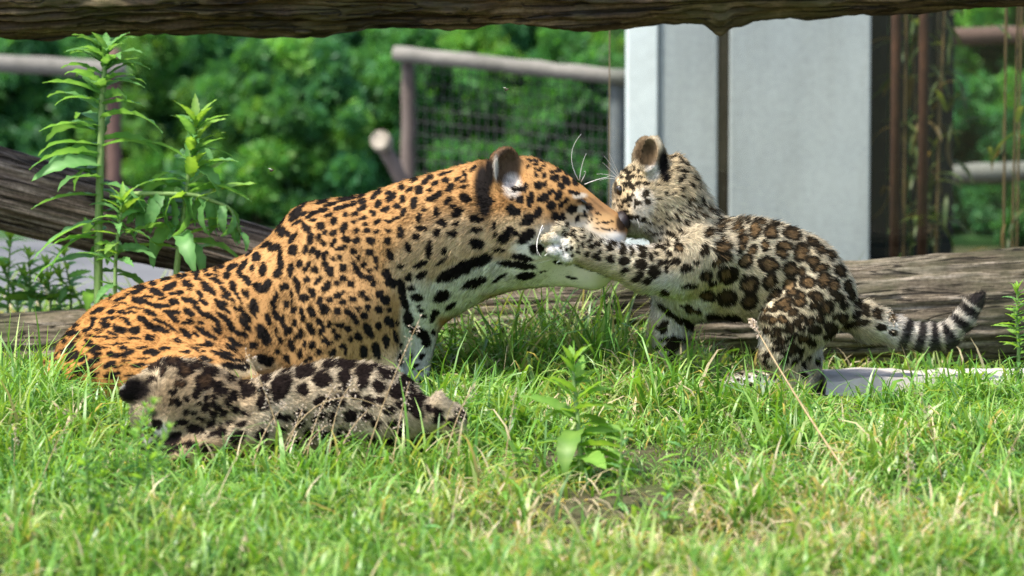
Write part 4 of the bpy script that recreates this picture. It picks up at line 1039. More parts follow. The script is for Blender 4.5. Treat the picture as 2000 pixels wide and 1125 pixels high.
        base = lerp3(base, (0.55, 0.5, 0.42), gauss(U, [(969, 322, 5, 24)]) * 0.8)
        base = lerp3(base, (0.62, 0.58, 0.52), gauss(U, [(1001, 358, 19, 24)]) * 0.8)
        warp = np.stack([vnoise(p, 70, s) for s in (7, 8, 9)], 1) * 0.0022 + np.stack([vnoise(p, 180, s) for s in (17, 18, 19)], 1) * 0.0018
        if jitter: warp = warp + rg.normal(0, 0.0009, (k, 3))
        dark, brown, inner = spot_eval(p, spots, warp)
        base = lerp3(base, base * [0.80, 0.70, 0.55], brown * 0.8)
        dark = np.maximum(dark, gauss(U, black) * np.where(n[:, 0] < 0.35, 1, 0))
        dark = np.maximum(dark, 0.9 * np.maximum(gauss(U, [(1134, 388, 12, 4), (1146, 396, 12, 4), (1156, 405, 8, 3)]), 0))
        dark = np.maximum(dark, 0.8 * gauss(U, [(1175, 488, 40, 5)]))
        dark = np.maximum(dark, 0.95 * gauss(U, [(1214, 433, 12, 20)]) * (n[:, 0] > 0.1))
        c = lerp3(base, (0.013, 0.011, 0.010), dark)
        if jitter: c = c * (rg.uniform(0.55, 1.35, k) * (1 + 0.22 * vnoise(p, 330, 77)))[:, None]
        return np.clip(c, 0, 0.9)

    def length(p):
        U = uv(p); u, v = U[:, 0], U[:, 1]
        L = np.full(len(p), .0078)
        L += .006 * gauss(U, [(900, 480, 120, 120)])
        L = L * (1 - 0.55 * sstep(1040, 1170, u))
        L += .008 * gauss(U, [(1000, 365, 24, 26)])
        return L
    base = np.array([V[:, 0].mean(), 0.0, V[:, 2].min()])
    o = finish_animal('jaguar', 'large orange spotted adult jaguar lying with head raised towards a cub', V, Q, base, N, color)
    make_fur('fur', o, base, V, Q, N, NFUR[0], rg, uv, flow, color, length, 0.00050, 0.28, 0.22)
    obj('nose', blob_mesh('nose', q(1212, 435, 21) - base, (.020, .025, .028), -35), M_NOSE, o)
    for Y in (-52, 76):
        obj('eye', blob_mesh('eye', q(1138, 393, Y * 0.80) - base, (.011, .0035, .006), -32), M_EYE, o)
    w = []
    for (x0, y0, Y, x1, y1, x2, y2) in [(1130, 352, -30, 1100, 300, 1135, 262), (1132, 352, -28, 1135, 320, 1145, 300), (1135, 355, -25, 1150, 330, 1140, 335), (1060, 440, -95, 1045, 470, 1050, 500),
                                    (1062, 445, -95, 1035, 480, 1060, 505), (1152, 455, -50, 1100, 480, 1030, 505), (1160, 462, -50, 1110, 500, 1050, 515), (1142, 360, -20, 1165, 350, 1190, 345)]:
        w.append((q(x0, y0, Y), q(x1, y1, Y - 15), q(x2, y2, Y - 25)))
    whiskers(o, base, w)
    return o

# ================= standing cub
def build_cub():
    rg = np.random.default_rng(23)
    q = lambda x, y, Y=0: P(x, y, Y / 1000)
    S = Sculpt(0.0036, P(1050, 800, 0) * [1, 0, 1] + [0, -0.19, -0.03], P(1940, 240, 0) * [1, 0, 1] + [0, 0.22, 0])
    m = 0.001
    E = lambda x, y, Y, rx, rz, ry, ang=0, k=20, yaw=0, carve=False: S.ell(q(x, y, Y), (rx * m, rz * m, ry * m), ang, k * m, yaw, carve)
    C = lambda a, b, ra, rb, k=20, s=1.0, carve=False: S.cone(q(*a), q(*b), ra * m, rb * m, k * m, s, carve)
    # trunk
    C((1375, 525, 25), (1480, 525, 25), 92, 92, 35, 0.85)
    C((1480, 528, 25), (1575, 555, 25), 92, 84, 35, 0.85)
    E(1588, 562, 25, 70, 82, 76, -35, 35)
    E(1350, 540, 15, 62, 70, 60, 0, 35)
    # neck
    C((1385, 495, 25), (1322, 405, 45), 84, 76, 40, 0.9)
    # head
    E(1298, 372, 55, 80, 74, 72, 10, 30)
    E(1252, 388, 60, 52, 62, 58, 25, 30)
    C((1250, 400, 60), (1218, 428, 66), 44, 27, 25, 0.95)
    E(1256, 430, 62, 40, 26, 36, 20, 20)
    E(1215, 365, 38, 20, 12, 14, 70, 15)
    E(1270, 408, 8, 40, 40, 26, 0, 25)
    # ears
    for Y, dx in ((2, 0), (108, -14)):
        yw = 30 if Y < 50 else -30
        E(1273 + dx, 305, Y, 29, 40, 20, -8, 10, yw)
        E(1262 + dx, 301, Y - (12 if Y < 50 else -12), 24, 32, 16, -8, 4, yw, True)
    # near arm reaching to the mother's cheek
    C((1385, 500, -38), (1325, 525, -65), 64, 52, 16)
    C((1325, 525, -65), (1262, 528, -85), 48, 39, 25)
    C((1262, 526, -85), (1160, 496, -112), 38, 29, 22)
    E(1126, 480, -118, 40, 33, 26, -8, 14)
    for (x, y, Y, a) in ((1096, 449, -122, 20), (1076, 467, -131, 5), (1084, 491, -133, -12), (1106, 503, -128, -25)):
        E(x, y, Y, 18, 12.5, 15, a, 3)
    # far arm, standing
    C((1330, 560, 70), (1308, 640, 75), 52, 38, 30)
    C((1308, 640, 75), (1305, 735, 72), 36, 29, 20)
    E(1285, 752, 66, 42, 20, 30, 0, 14)
    # near hind leg
    E(1574, 610, -36, 96, 68, 52, 38, 10)
    C((1545, 640, -42), (1526, 690, -48), 60, 38, 20)
    C((1526, 690, -48), (1552, 742, -46), 37, 25, 16)
    C((1560, 748, -46), (1470, 750, -52), 25, 24, 16)
    E(1450, 750, -54, 36, 22, 29, 0, 12)
    for (x, Y) in ((1424, -74), (1416, -60), (1416, -46), (1426, -33)):
        E(x, 756, Y, 15, 12, 8, 0, 5)
    # far hind leg
    E(1572, 608, 78, 82, 62, 45, 38, 24)
    C((1560, 645, 80), (1578, 738, 80), 48, 24, 20)
    E(1556, 752, 78, 42, 19, 28, 0, 12)
    # tail
    tp = [(1650, 600, 25), (1700, 628, 22), (1752, 648, 15), (1805, 660, 8), (1850, 655, 0), (1882, 625, -5), (1898, 598, -8), (1914, 580, -10)]
    tr = [42, 33, 26, 22, 20, 17, 14, 8]
    for i in range(7): C(tp[i], tp[i + 1], tr[i], tr[i + 1], 16)
    V, Q = S.mesh()
    V, Q = keep_largest(V, Q); V = fit_top(V, [(1290, 285), (1302, 292), (1329, 297), (1354, 325), (1372, 354), (1381, 384), (1409, 414), (1424, 426), (1449, 419), (1489, 422), (1528, 432), (1578, 449), (1618, 474), (1643, 504), (1658, 534), (1678, 566), (1700, 583), (1740, 603)], 150, 5); V = smooth_mesh(V, Q, 2); N = vnormals(V, Q)
    uv = uv_map(0.0)
    flow = [(1210, 370, .3, -1), (1250, 340, .7, -.7), (1330, 310, 1, .1), (1370, 380, .6, 1), (1300, 420, .8, .6), (1420, 460, 1, .25), (1500, 470, 1, .2), (1600, 500, .9, .6), (1500, 600, .8, .6),
            (1340, 600, .2, 1), (1310, 700, 0, 1), (1370, 510, -.2, .9), (1280, 530, -1, .15), (1180, 500, -1, -.1), (1100, 480, -1, 0), (1650, 560, .6, 1), (1580, 640, .1, 1), (1540, 710, -.1, 1),
            (1480, 745, -1, .1), (1700, 640, 1, .35), (1780, 655, 1, .2), (1860, 645, .9, -.5), (1905, 590, .6, -.9), (1270, 290, .1, -1), (1640, 690, .3, 1)]
    black = [(1296, 322, 12, 34), (1300, 345, 9, 12)]

    def spec(U, p, n):
        u, v = U[:, 0], U[:, 1]; k = len(u)
        sp = np.full(k, .040); la = np.full(k, .0225); lb = np.full(k, .0185); an = np.full(k, -35.0); kd = np.full(k, 2.0)
        def put(msk, s, a, b, g, kk=None):
            sp[msk] = s; la[msk] = a; lb[msk] = b; an[msk] = g
            if kk is not None: kd[msk] = kk
        arm = ((u < 1375) & (v > 440) & (p[:, 1] < 0.02)) | (u < 1280)
        put(u < 1430, .026, .0095, .0065, -30, 0)
        put(arm & (v > 440), .0245, .0088, .0065, -60, 0)
        put(arm & (v > 515), .030, .0135, .0105, -60, 0)
        put((u < 1290) & (v < 440), .0165, .0058, .0042, -60, 0)
        put((u < 1380) & (v < 370) & (u > 1290), .026, .010, .007, -50, 0)
        put((u < 1375) & (v > 560), .036, .0175, .0105, 10, 0)
        put((u > 1480) & (v > 560), .0275, .0125, .0105, -20, 2)
        put((v > 672) & (u < 1620), .024, .010, .0075, 0, 0)
        put((v > 715) & (u < 1540), .019, .0058, .0042, 0, 0)
        put((u > 1660), .040, .014, .011, 70, 0)
        sp[u > 1735] = 0
        sp[gauss(U, black) > 0.3] = 0
        sp[(u > 1235) & (u < 1310) & (v < 335)] = 0
        return sp, la, lb, an, kd
    spots = build_spots(V, Q, N, uv, spec, rg, cand=20000, limit=1400, manual=CUB_MARKS, dep=.04, grow=.96, own=lambda U: ~((U[:, 1] > 692) & (U[:, 0] > 1480)))
    white = [(1300, 580, 50, 60), (1350, 620, 50, 50), (1310, 690, 45, 60), (1235, 455, 60, 26), (1650, 690, 70, 40), (1440, 660, 60, 24), (1275, 330, 16, 22), (1090, 485, 26, 40), (1240, 440, 26, 18), (1830, 650, 120, 60), (1470, 750, 70, 26)]

    def color(p, n, jitter=True):
        U = uv(p); k = len(p)
        g = np.clip(0.5 + 0.4 * fbm(p, 30, 5, 2), 0, 1)
        base = lerp3((0.60, 0.49, 0.31), (0.74, 0.64, 0.45), g)
        base = lerp3(base, (0.60, 0.42, 0.20), gauss(U, [(1330, 330, 60, 60), (1240, 370, 40, 50)]) * 0.5)
        base = lerp3(base, (0.78, 0.75, 0.68), gauss(U, white) * 0.85)
        base = lerp3(base, (0.62, 0.59, 0.54), gauss(U, [(1256, 396, 26, 34)]) * 0.6)
        warp = np.stack([vnoise(p, 85, s) for s in (7, 8, 9)], 1) * 0.003 + np.stack([vnoise(p, 200, s) for s in (17, 18, 19)], 1) * 0.002
        if jitter: warp = warp + rg.normal(0, 0.0011, (k, 3))
        brn = vnoise(p, 60, 41)
        dark, brown, inner = spot_eval(p, spots, warp)
        c = lerp3(base, (0.030, 0.024, 0.016), dark)
        c = lerp3(c, (0.27, 0.170, 0.080), inner * dark * 0.9)
        # rings round the tail, by distance along it
        tl = np.array([(1735, 630), (1775, 645), (1802, 652), (1828, 656), (1853, 652), (1877, 630), (1893, 606), (1906, 588), (1925, 570)], float)
        seg = np.linalg.norm(np.diff(tl, axis=0), axis=1); acc = np.concatenate([[0], np.cumsum(seg)])
        best = np.full(k, 1e9); sa = np.zeros(k)
        for i in range(len(seg)):
            d = (tl[i + 1] - tl[i]) / seg[i]; w = U - tl[i]; tt = np.clip(w @ d, 0, seg[i])
            ds = ((w - tt[:, None] * d) ** 2).sum(1); m = ds < best
            best[m] = ds[m]; sa[m] = acc[i] + tt[m]
        on = sstep(1748, 1762, U[:, 0])
        ring = np.zeros(k)
        for i in range(1, 8): ring = np.maximum(ring, 1 - sstep(6.5, 10.5, np.abs(sa - acc[i] + 2 * brn)))
        ring = np.maximum(ring, sstep(acc[7] - 4, acc[7] + 2, sa))
        c = lerp3(c, lerp3((0.60, 0.54, 0.44), (0.035, 0.031, 0.029), ring), on * .92)
        dark = np.zeros(k)
        dark = np.maximum(dark, gauss(U, black))
        c = lerp3(c, (0.20, 0.13, 0.07), gauss(U, [(1264, 297, 29, 38)]) * (U[:, 1] < 322) * 0.85)
        inn = gauss(U, [(1263, 300, 20, 30)])
        c = lerp3(c, (0.060, 0.040, 0.022), inn * 0.92)
        dark = np.maximum(dark, 0.9 * gauss(U, [(1204, 368, 4, 14)]))
        c = lerp3(c, (0.014, 0.012, 0.011), dark)
        if jitter: c = c * (rg.uniform(0.5, 1.4, k) * (1 + 0.22 * vnoise(p, 330, 77)))[:, None]
        return np.clip(c, 0, 0.9)

    def length(p):
        U = uv(p); u, v = U[:, 0], U[:, 1]
        L = np.full(len(p), .0115)
        L = L * (1 - 0.5 * gauss(U, [(1215, 390, 50, 70), (1090, 485, 50, 50), (1450, 750, 60, 30)]))
        L = L * (1 - 0.6 * gauss(U, [(1270, 295, 34, 40)]))
        L += .007 * gauss(U, [(1380, 420, 70, 90)])
        return L
    base = np.array([P(1500, 770)[0], 0.02, V[:, 2].min()])
    o = finish_animal('jaguar_cub', 'standing spotted jaguar cub reaching its paw onto the adult cheek', V, Q, base, N, color)
    make_fur('fur', o, base, V, Q, N, NFUR[1], rg, uv, flow, color, length, 0.00045, 0.45, 0.32, guards=0.06)
    obj('nose', blob_mesh('nose', q(1200, 424, 66) - base, (.010, .010, .014), 20), M_NOSE, o)
    for Y in (22, 96):
        obj('eye', blob_mesh('eye', q(1211, 372, Y) - base, (.008, .011, .008), 15), M_EYE, o)
    w = []
    for (x2, y2, x1, y1) in [(1178, 318, 1190, 330), (1165, 340, 1190, 338), (1180, 305, 1195, 322), (1172, 352, 1188, 345), (1190, 300, 1200, 320)]:
        w.append((q(1213, 352, 50), q(x1, y1, 40), q(x2, y2, 20)))
    for (x2, y2, x1, y1) in [(1262, 420, 1240, 392), (1275, 440, 1252, 400), (1250, 445, 1240, 410), (1282, 405, 1262, 388)]:
        w.append((q(1232, 415, 22), q(x1, y1, -5), q(x2, y2, -25)))
    whiskers(o, base, w, 0.0007)
    # claws on the reaching paw
    for (x, y, Y) in ((1078, 446, -124), (1058, 467, -133), (1066, 495, -135), (1089, 509, -130)):
        obj('claw', tube_mesh('claw', bez(q(x + 8, y, Y) - base, q(x, y + 1, Y) - base, q(x - 3, y + 6, Y) - base, 5), [.0022, .002, .0016, .001, .0003], 5), M_WHISK, o)
    return o

# ================= cub lying in the grass
def build_resting_cub():
    rg = np.random.default_rng(37)
    YR = -0.60
    q = lambda x, y, Y=0: P(x, y, YR + Y / 1000)
    S = Sculpt(0.0036, P(200, 930, YR) * [1, 0, 1] + [0, YR - 0.2, -0.03], P(940, 660, YR) * [1, 0, 1] + [0, YR + 0.2, 0.02])
    m = 0.001
    E = lambda x, y, Y, rx, rz, ry, ang=0, k=20, yaw=0, carve=False: S.ell(q(x, y, Y), (rx * m, rz * m, ry * m), ang, k * m, yaw, carve)
    C = lambda a, b, ra, rb, k=20, s=1.0, carve=False: S.cone(q(*a), q(*b), ra * m, rb * m, k * m, s, carve)
    C((520, 810, 0), (640, 790, 0), 72, 80, 35, 1.0)
    C((640, 790, 0), (750, 800, 5), 80, 74, 35, 1.0)
    E(740, 800, -30, 82, 74, 60, -20, 30)
    E(545, 800, -40, 60, 70, 40, 20, 25)
    # neck, head seen from behind and above, nose down to the grass
    C((530, 805, 0), (430, 790, -15), 66, 70, 35)
    E(368, 784, -20, 100, 86, 76, 12, 30)
    E(332, 826, -28, 62, 58, 58, 40, 28)
    C((330, 830, -30), (312, 872, -38), 40, 26, 22)
    E(330, 862, -35, 34, 22, 30, 40, 18)
    # ears
    E(270, 758, -42, 33, 21, 15, 30, 10, 20)
    E(430, 735, 50, 26, 30, 16, 10, 12, 0)
    # forepaw under the chin
    C((500, 845, -60), (380, 880, -85), 36, 27, 20)
    E(345, 890, -88, 40, 22, 28, 0, 14)
    # hind leg stretched out
    C((770, 815, -45), (835, 805, -55), 56, 36, 25)
    C((835, 800, -55), (880, 815, -60), 30, 24, 18)
    E(882, 828, -62, 24, 27, 24, 20, 14)
    # tail behind
    C((800, 830, 40), (870, 850, 90), 26, 18, 14); C((870, 850, 90), (930, 852, 110), 18, 12, 12)
    V, Q = S.mesh()
    V, Q = keep_largest(V, Q); V = fit_top(V, [(262, 735), (270, 729), (285, 714), (298, 701), (328, 693), (360, 697), (392, 701), (424, 714), (452, 728), (473, 740), (499, 736), (532, 726), (565, 715), (607, 706), (648, 698), (693, 700), (736, 706), (769, 717), (801, 734), (818, 751), (833, 775), (858, 788)], 110, 6); V = smooth_mesh(V, Q, 2); N = vnormals(V, Q)
    uv = uv_map(YR)
    flow = [(320, 850, .3, -1), (350, 790, .6, -.8), (400, 720, 1, .1), (450, 800, 1, .4), (520, 770, 1, .3), (620, 740, 1, .15), (720, 740, 1, .5), (600, 820, .8, .7), (780, 800, .8, .7), (850, 800, 1, .3), (890, 830, .4, 1), (250, 755, -1, .1)]
    black = [(262, 757, 44, 28)]

    def spec(U, p, n):
        u, v = U[:, 0], U[:, 1]; k = len(u)
        sp = np.full(k, .050); la = np.full(k, .026); lb = np.full(k, .019); an = np.full(k, 10.0); kd = np.full(k, 2.0)
        def put(msk, s, a, b, g, kk=None):
            sp[msk] = s; la[msk] = a; lb[msk] = b; an[msk] = g
            if kk is not None: kd[msk] = kk
        put(u < 520, .030, .012, .0095, 40, 2)
        put((u < 500) & (v > 765), .0215, .0082, .0066, 40, 0)
        put((u > 520) & (u < 610) & (v < 790), .052, .032, .017, 30, 2)
        put(v > 815, .026, .012, .009, 20, 0)
        put(u > 820, .028, .012, .009, -30, 0)
        sp[gauss(U, black) > 0.4] = 0
        return sp, la, lb, an, kd
    spots = build_spots(V, Q, N, uv, spec, rg, cand=14000, limit=900, manual=REST_MARKS, dep=.05, grow=.95, own=lambda U: (U[:, 1] < 832) | (U[:, 0] > 845))

    def color(p, n, jitter=True):
        U = uv(p); k = len(p)
        g = np.clip(0.5 + 0.4 * fbm(p, 30, 5, 2), 0, 1)
        base = lerp3((0.46, 0.36, 0.225), (0.67, 0.56, 0.395), g)
        base = lerp3(base, (0.42, 0.27, 0.13), gauss(U, [(400, 770, 110, 70), (400, 880, 200, 40)]) * 0.6)
        base = lerp3(base, (0.74, 0.70, 0.64), gauss(U, [(316, 832, 18, 18), (290, 862, 12, 22)]) * 0.8)
        warp = np.stack([vnoise(p, 80, s) for s in (7, 8, 9)], 1) * 0.0035 + np.stack([vnoise(p, 190, s) for s in (17, 18, 19)], 1) * 0.0026
        if jitter: warp = warp + rg.normal(0, 0.0013, (k, 3))
        dark, brown, inner = spot_eval(p, spots, warp)
        c = lerp3(base, (0.022, 0.016, 0.014), dark)
        c = lerp3(c, (0.13, 0.075, 0.038), inner * dark * 0.8)
        dark = np.zeros(k)
        dark = np.maximum(dark, gauss(U, black))
        dark = np.maximum(dark, gauss(U, [(318, 868, 16, 16), (300, 800, 12, 10), (338, 845, 10, 12)]) * 0.9)
        c = lerp3(c, (0.016, 0.013, 0.012), dark)
        c = lerp3(c, (0.6, 0.56, 0.5), gauss(U, [(238, 747, 8, 9)]) * 0.8)
        if jitter: c = c * (rg.uniform(0.5, 1.4, k) * (1 + 0.22 * vnoise(p, 330, 77)))[:, None]
        return np.clip(c, 0, 0.9)
    def length(p):
        U = uv(p)
        return np.full(len(p), .0105) * (1 - 0.5 * gauss(U, [(320, 850, 40, 50), (345, 890, 40, 25), (880, 825, 40, 30)]))
    base = np.array([P(600, 850, YR)[0], YR, V[:, 2].min()])
    o = finish_animal('jaguar_cub', 'dark fluffy jaguar cub lying half hidden in the grass', V, Q, base, N, color)
    make_fur('fur', o, base, V, Q, N, NFUR[2], rg, uv, flow, color, length, 0.00048, 0.50, 0.38, guards=0.06)
    obj('nose', blob_mesh('nose', q(308, 884, -44) - base, (.012, .010, .014), 40), M_NOSE, o)
    for Y in (-78, 20):
        obj('eye', blob_mesh('eye', q(316, 834, Y) - base, (.009, .006, .007), 40), M_EYE, o)
    return o
NFUR = (420000, 330000, 240000)
build_mother()
build_cub()
build_resting_cub()

# ------------------------------------------------------------------ weeds with single leaves
WG = ((0.10, 0.27, 0.070), (0.17, 0.37, 0.11)); WY = ((0.16, 0.34, 0.05), (0.24, 0.42, 0.08))
WLEAF = [leaf_mesh('weed_leaf', .10, .025, .45, .30, .14, .15, WG, 101, 13), leaf_mesh('weed_leaf', .10, .023, .75, .35, .16, -.3, WG, 102, 13), leaf_mesh('weed_leaf', .10, .027, .25, .25, .12, .2, WG, 103, 13, .5),
         leaf_mesh('weed_leaf', .10, .025, .3, .3, .12, .1, WY, 104, 13), leaf_mesh('weed_leaf', .10, .028, 1.15, .3, .1, .4, WG, 105, 13),
         leaf_mesh('weed_leaf', .10, .036, .35, .22, .06, .1, WY, 106, 13), leaf_mesh('weed_leaf', .10, .034, 1.0, .25, .06, -.2, WY, 107, 13)]
t = NT('weed_stem')
M_STEM = t.finish(t.pbsdf(t.ramp(t.noise(30, 3), [(0.35, (0.13, 0.22, 0.06)), (0.65, (0.22, 0.33, 0.10))]), 0.6, None, 0.3))
def weed(label, pts, r0, nleaf, lsize, seed, start=0.05, kinds=(0, 1, 2), pitch=(.15, .9), name='weed', tip=True, group=None, az_bias=None):
    rg = np.random.default_rng(seed)
    pts = np.array(pts, float); b = pts[0].copy()
    o = tag(empty(name, b), label, 'weed', group)
    tt = np.linspace(0, 1, 24); seg = np.linspace(0, 1, len(pts))
    c = np.stack([np.interp(tt, seg, pts[:, k]) for k in range(3)], 1) - b
    c = np.concatenate([c[:1], (c[:-2] + 2 * c[1:-1] + c[2:]) / 4, c[-1:]])
    obj('stem', tube_mesh('stem', c, np.linspace(r0, r0 * .35, 24), 7), M_STEM, o)
    ga = rg.uniform(0, 6.3)
    for i in range(nleaf):
        s = start + (1 - start) * (i + rg.uniform(0, .6)) / nleaf
        s = min(s, .995)
        q = np.array([np.interp(s, tt, c[:, k]) for k in range(3)])
        ga += 2.4 + rg.normal(0, .25)
        if az_bias is not None and rg.random() < .65: az = rg.choice([0.0, math.pi]) + rg.normal(-.1, .45)
        else: az = ga
        sc = lsize / .10 * rg.uniform(.75, 1.2) * (1 - .55 * max(0, s - .55) / .45)
        pt = pitch[0] + (pitch[1] - pitch[0]) * s + rg.normal(0, .18)
        put_leaf(o, WLEAF[int(rg.choice(kinds))], q, az, pt, sc, rg.normal(0, .3))
    if tip:
        for k in range(5):
            put_leaf(o, WLEAF[3 if 3 in kinds else kinds[0]], c[-1], k * 1.26 + .4, 1.05 + rg.normal(0, .15), lsize / .10 * .5)
    return o
def gp_(px, Y): x = xat(px, Y); return np.array([x, Y, float(gz(x, Y))])
Yt = .30
weed('tallest upright weed with curling toothed leaves before the dark log', [gp_(190, Yt), P(192, 480, Yt), P(196, 320, Yt), P(200, 190, Yt), P(205, 125, Yt), P(207, 105, Yt)], .0105, 66, .135, 1, .12, (0, 1, 2, 2), (-.1, .85), az_bias=1)
weed('second upright weed with a bright leafy top before the dark log', [gp_(330, Yt - .03), P(345, 520, Yt), P(362, 400, Yt), P(372, 310, Yt), P(382, 240, Yt)], .0080, 46, .135, 2, .30, (0, 1, 3, 3, 4), (-.1, .9), az_bias=1)
weed('broken weed stem lying across the dark log with drooping leaves', [P(215, 382, .30), P(290, 378, .29), P(380, 380, .28), P(450, 405, .28), P(470, 460, .29)], .0065, 26, .09, 3, .1, (1, 4, 4), (-.9, -.5), tip=False)
weed('short bushy weed beside the tallest weed stem', [gp_(222, Yt - .08), P(225, 520, Yt - .05), P(232, 440, Yt - .05), P(240, 395, Yt - .05)], .005, 30, .095, 4, .1, (0, 1, 3), (0, .8))
for i, (px, h, s) in enumerate(((12, 470, 1.2), (55, 505, 1.), (95, 520, 1.), (135, 500, 1.1), (-30, 480, 1.2), (30, 530, 1.), (75, 545, 1.1), (115, 550, 1.), (155, 540, 1.))):
    weed('small leafy weed growing behind the thin end of the weathered log', [gp_(px, .72), P(px + 4, (h + 640) / 2, .72), P(px + 8 - 6 * i, h, .72)], .004, 18, .075 * s, 20 + i, .1, (0, 1, 3), (-.1, .8), group='small weeds behind the log')
weed('broad leaved weed standing alone in the lawn below the cub paw', [gp_(1136, -.84), P(1134, 880, -.82), P(1126, 790, -.80), P(1118, 712, -.79)], .0065, 36, .105, 5, .10, (5, 5, 3, 6), (-.35, 1.0), az_bias=1)
weed('slim weed beside a bare patch of soil in the lawn', [gp_(1205, -1.05), P(1212, 950, -1.05), P(1212, 900, -1.05), P(1215, 840, -1.05)], .0035, 18, .045, 6, .1, (0, 3), (0, .8))
weed('bushy bright weed by the end of the stone slab', [gp_(1990, -.12), P(1990, 680, -.12), P(1985, 620, -.12), P(1988, 565, -.12)], .0045, 46, .045, 7, .15, (3, 3, 0), (0, .8))
weed('bushy bright weed growing past the stone slab', [gp_(2030, -.10), P(2030, 660, -.10), P(2025, 600, -.10), P(2020, 555, -.10)], .0045, 36, .05, 8, .15, (3, 3, 0), (0, .8))
for i, (b, m, tpx) in enumerate((((175, 1115), (190, 980), (215, 850)), ((195, 1080), (240, 900), (300, 790)), ((180, 1090), (170, 930), (165, 830)), ((200, 1060), (280, 930), (330, 840)))):
    Yf = -1.35
    weed('feathery small leaved weed in front of the resting cub', [gp_(b[0], Yf), P(*b, Yf) * [1, 1, 1], P(*m, Yf), P(*tpx, Yf)][0:1] + [P(*m, Yf), P(*tpx, Yf)], .0030, 46, .036, 40 + i, .15, (3, 3, 0), (.2, .9), group='feathery weeds')
for i in range(5):
    px, Y, h = [(285, -.72, 95), (255, -.75, 120), (330, -.78, 90), (225, -.72, 110), (300, -.85, 80), (200, -.62, 90), (360, -.80, 60), (240, -.9, 90), (270, -.66, 130)][i]
    g = gp_(px, Y - .12); dx = .03 * math.sin(i * 2.3)
    weed('little bright sprig growing close to the resting cub face', [g, g + [dx * .4, 0, h * .0006], g + [dx, -.01, h * .0013]], .0024, 30, .027, 60 + i, .25, (3, 3, 0), (.2, .9), group='sprigs by the resting cub')

lw = np.random.default_rng(77)
for i, (px, Y) in enumerate(((905, -.62), (470, -1.0), (640, -1.15), (820, -1.3), (1000, -.75), (1330, -.7), (1480, -.85), (1640, -.6), (1790, -1.0), (1880, -.7), (1560, -1.25), (350, -1.2), (120, -.8), (1290, -1.2), (1700, -.35))):
    g = gp_(px, Y); h = lw.uniform(.035, .075)
    weed('little broad leaved weed rooted in the open lawn', [g, g + [.004, 0, h * .5], g + [lw.normal(0, .012), lw.normal(0, .01), h]], .0022, 13, .050, 80 + i, .05, (3, 3, 0), (.1, .8), group='little lawn weeds')

# ------------------------------------------------------------------ dry seed stalks
M_STRAW = simple_mat('dry_straw', (0.30, 0.20, 0.10), (0.48, 0.36, 0.20), 40, 0.8, 0.0)
M_SEED = simple_mat('dry_seed', (0.45, 0.34, 0.24), (0.62, 0.52, 0.42), 60, 0.8, 0.0)
def stalk(label, p0, p1, p2, seeds, spread, r=.0013, seed=0, group='dry seed stalks', ssize=.005, frac=.45):
    rg = np.random.default_rng(seed); b = np.array(p0); c = bez(p0, p1, p2, 16) - b
    o = tag(empty('seed_stalk', b), label, 'grass stalk', group)
    obj('stem', tube_mesh('stem', c, np.linspace(r, r * .5, 16), 5), M_STRAW, o)
    vs, fs = [], []
    for i in range(seeds):
        s = 1 - frac * rg.random() ** 1.2; q = np.array([np.interp(s * 15, np.arange(16), c[:, k]) for k in range(3)])
        d = rg.normal(0, 1, 3); d /= np.linalg.norm(d); e = q + d * spread * rg.uniform(.2, 1)
        a = d + rg.normal(0, .5, 3); a /= np.linalg.norm(a); u = np.cross(a, (.3, .5, .8)); u /= np.linalg.norm(u); w = np.cross(a, u)
        h = ssize * rg.uniform(.7, 1.3); k = len(vs)
        vs += [e - a * h * .5, e + u * h * .25, e + w * h * .25, e - u * h * .25, e - w * h * .25, e + a * h * .6]
        fs += [(k, k + 2, k + 1), (k, k + 3, k + 2), (k, k + 4, k + 3), (k, k + 1, k + 4), (k + 5, k + 1, k + 2), (k + 5, k + 2, k + 3), (k + 5, k + 3, k + 4), (k + 5, k + 4, k + 1)]
        k = len(vs); t1 = np.array([0.0003, 0, 0]); vs += [q - t1, q + t1, e]; fs += [(k, k + 1, k + 2)]
    if seeds: tag(obj('seed_head', mesh_from('seed_head', vs, fs, False), M_SEED, o), kind='stuff')
    return o
stalk('long diagonal dry stalk with a pale seed head in front of the standing cub', gp_(1700, -1.0), P(1570, 810, -.75), P(1466, 622, -.55), 60, .007, .0024, 1, None, .007, .10)
for i, (x0, x1, y1, x2, y2) in enumerate([(560, 545, 800, 480, 690), (700, 740, 790, 818, 628), (640, 640, 800, 690, 745), (860, 880, 820, 930, 745), (590, 600, 830, 650, 760), (520, 560, 880, 590, 800), (760, 770, 850, 800, 745),
                                          (480, 500, 840, 560, 790), (640, 660, 850, 720, 800), (560, 590, 860, 640, 830)]):
    stalk('thin reddish dry stalk with loose seeds before the resting cub flank', gp_(x0, -.79 - .012 * i), P(x1, y1, -.79), P(x2, y2, -.77), 46, .016, .0014, 10 + i, 'dry stalks over the resting cub', .0048)
stalk('dry bent stalk arching over the resting cub back', gp_(520, -.82), P(600, 700, -.80), P(770, 810, -.77), 10, .01, .0012, 30, None)
stalk('dry seed stalk hanging by the cub tail', gp_(1795, .0), P(1770, 690, .0), P(1735, 610, -.02), 30, .008, .0012, 31, None, .006, .4)
for i, (x0, Y) in enumerate(((1640, -1.2), (1780, -1.1), (1850, -.9), (1520, -1.1), (1920, -1.2), (60, -1.0), (20, -.9), (980, -.9), (1400, -1.3), (1700, -1.5))):
    g = gp_(x0, Y); r_ = np.random.default_rng(i); e = g + [r_.uniform(-.1, .1), r_.uniform(-.05, .05), r_.uniform(.09, .2)]
    stalk('short dry seed stalk scattered in the sunny lawn', g, (g + e) / 2 + [0, 0, .03], e, 22, .012, .0011, 50 + i, 'dry stalks in the lawn', .0045)

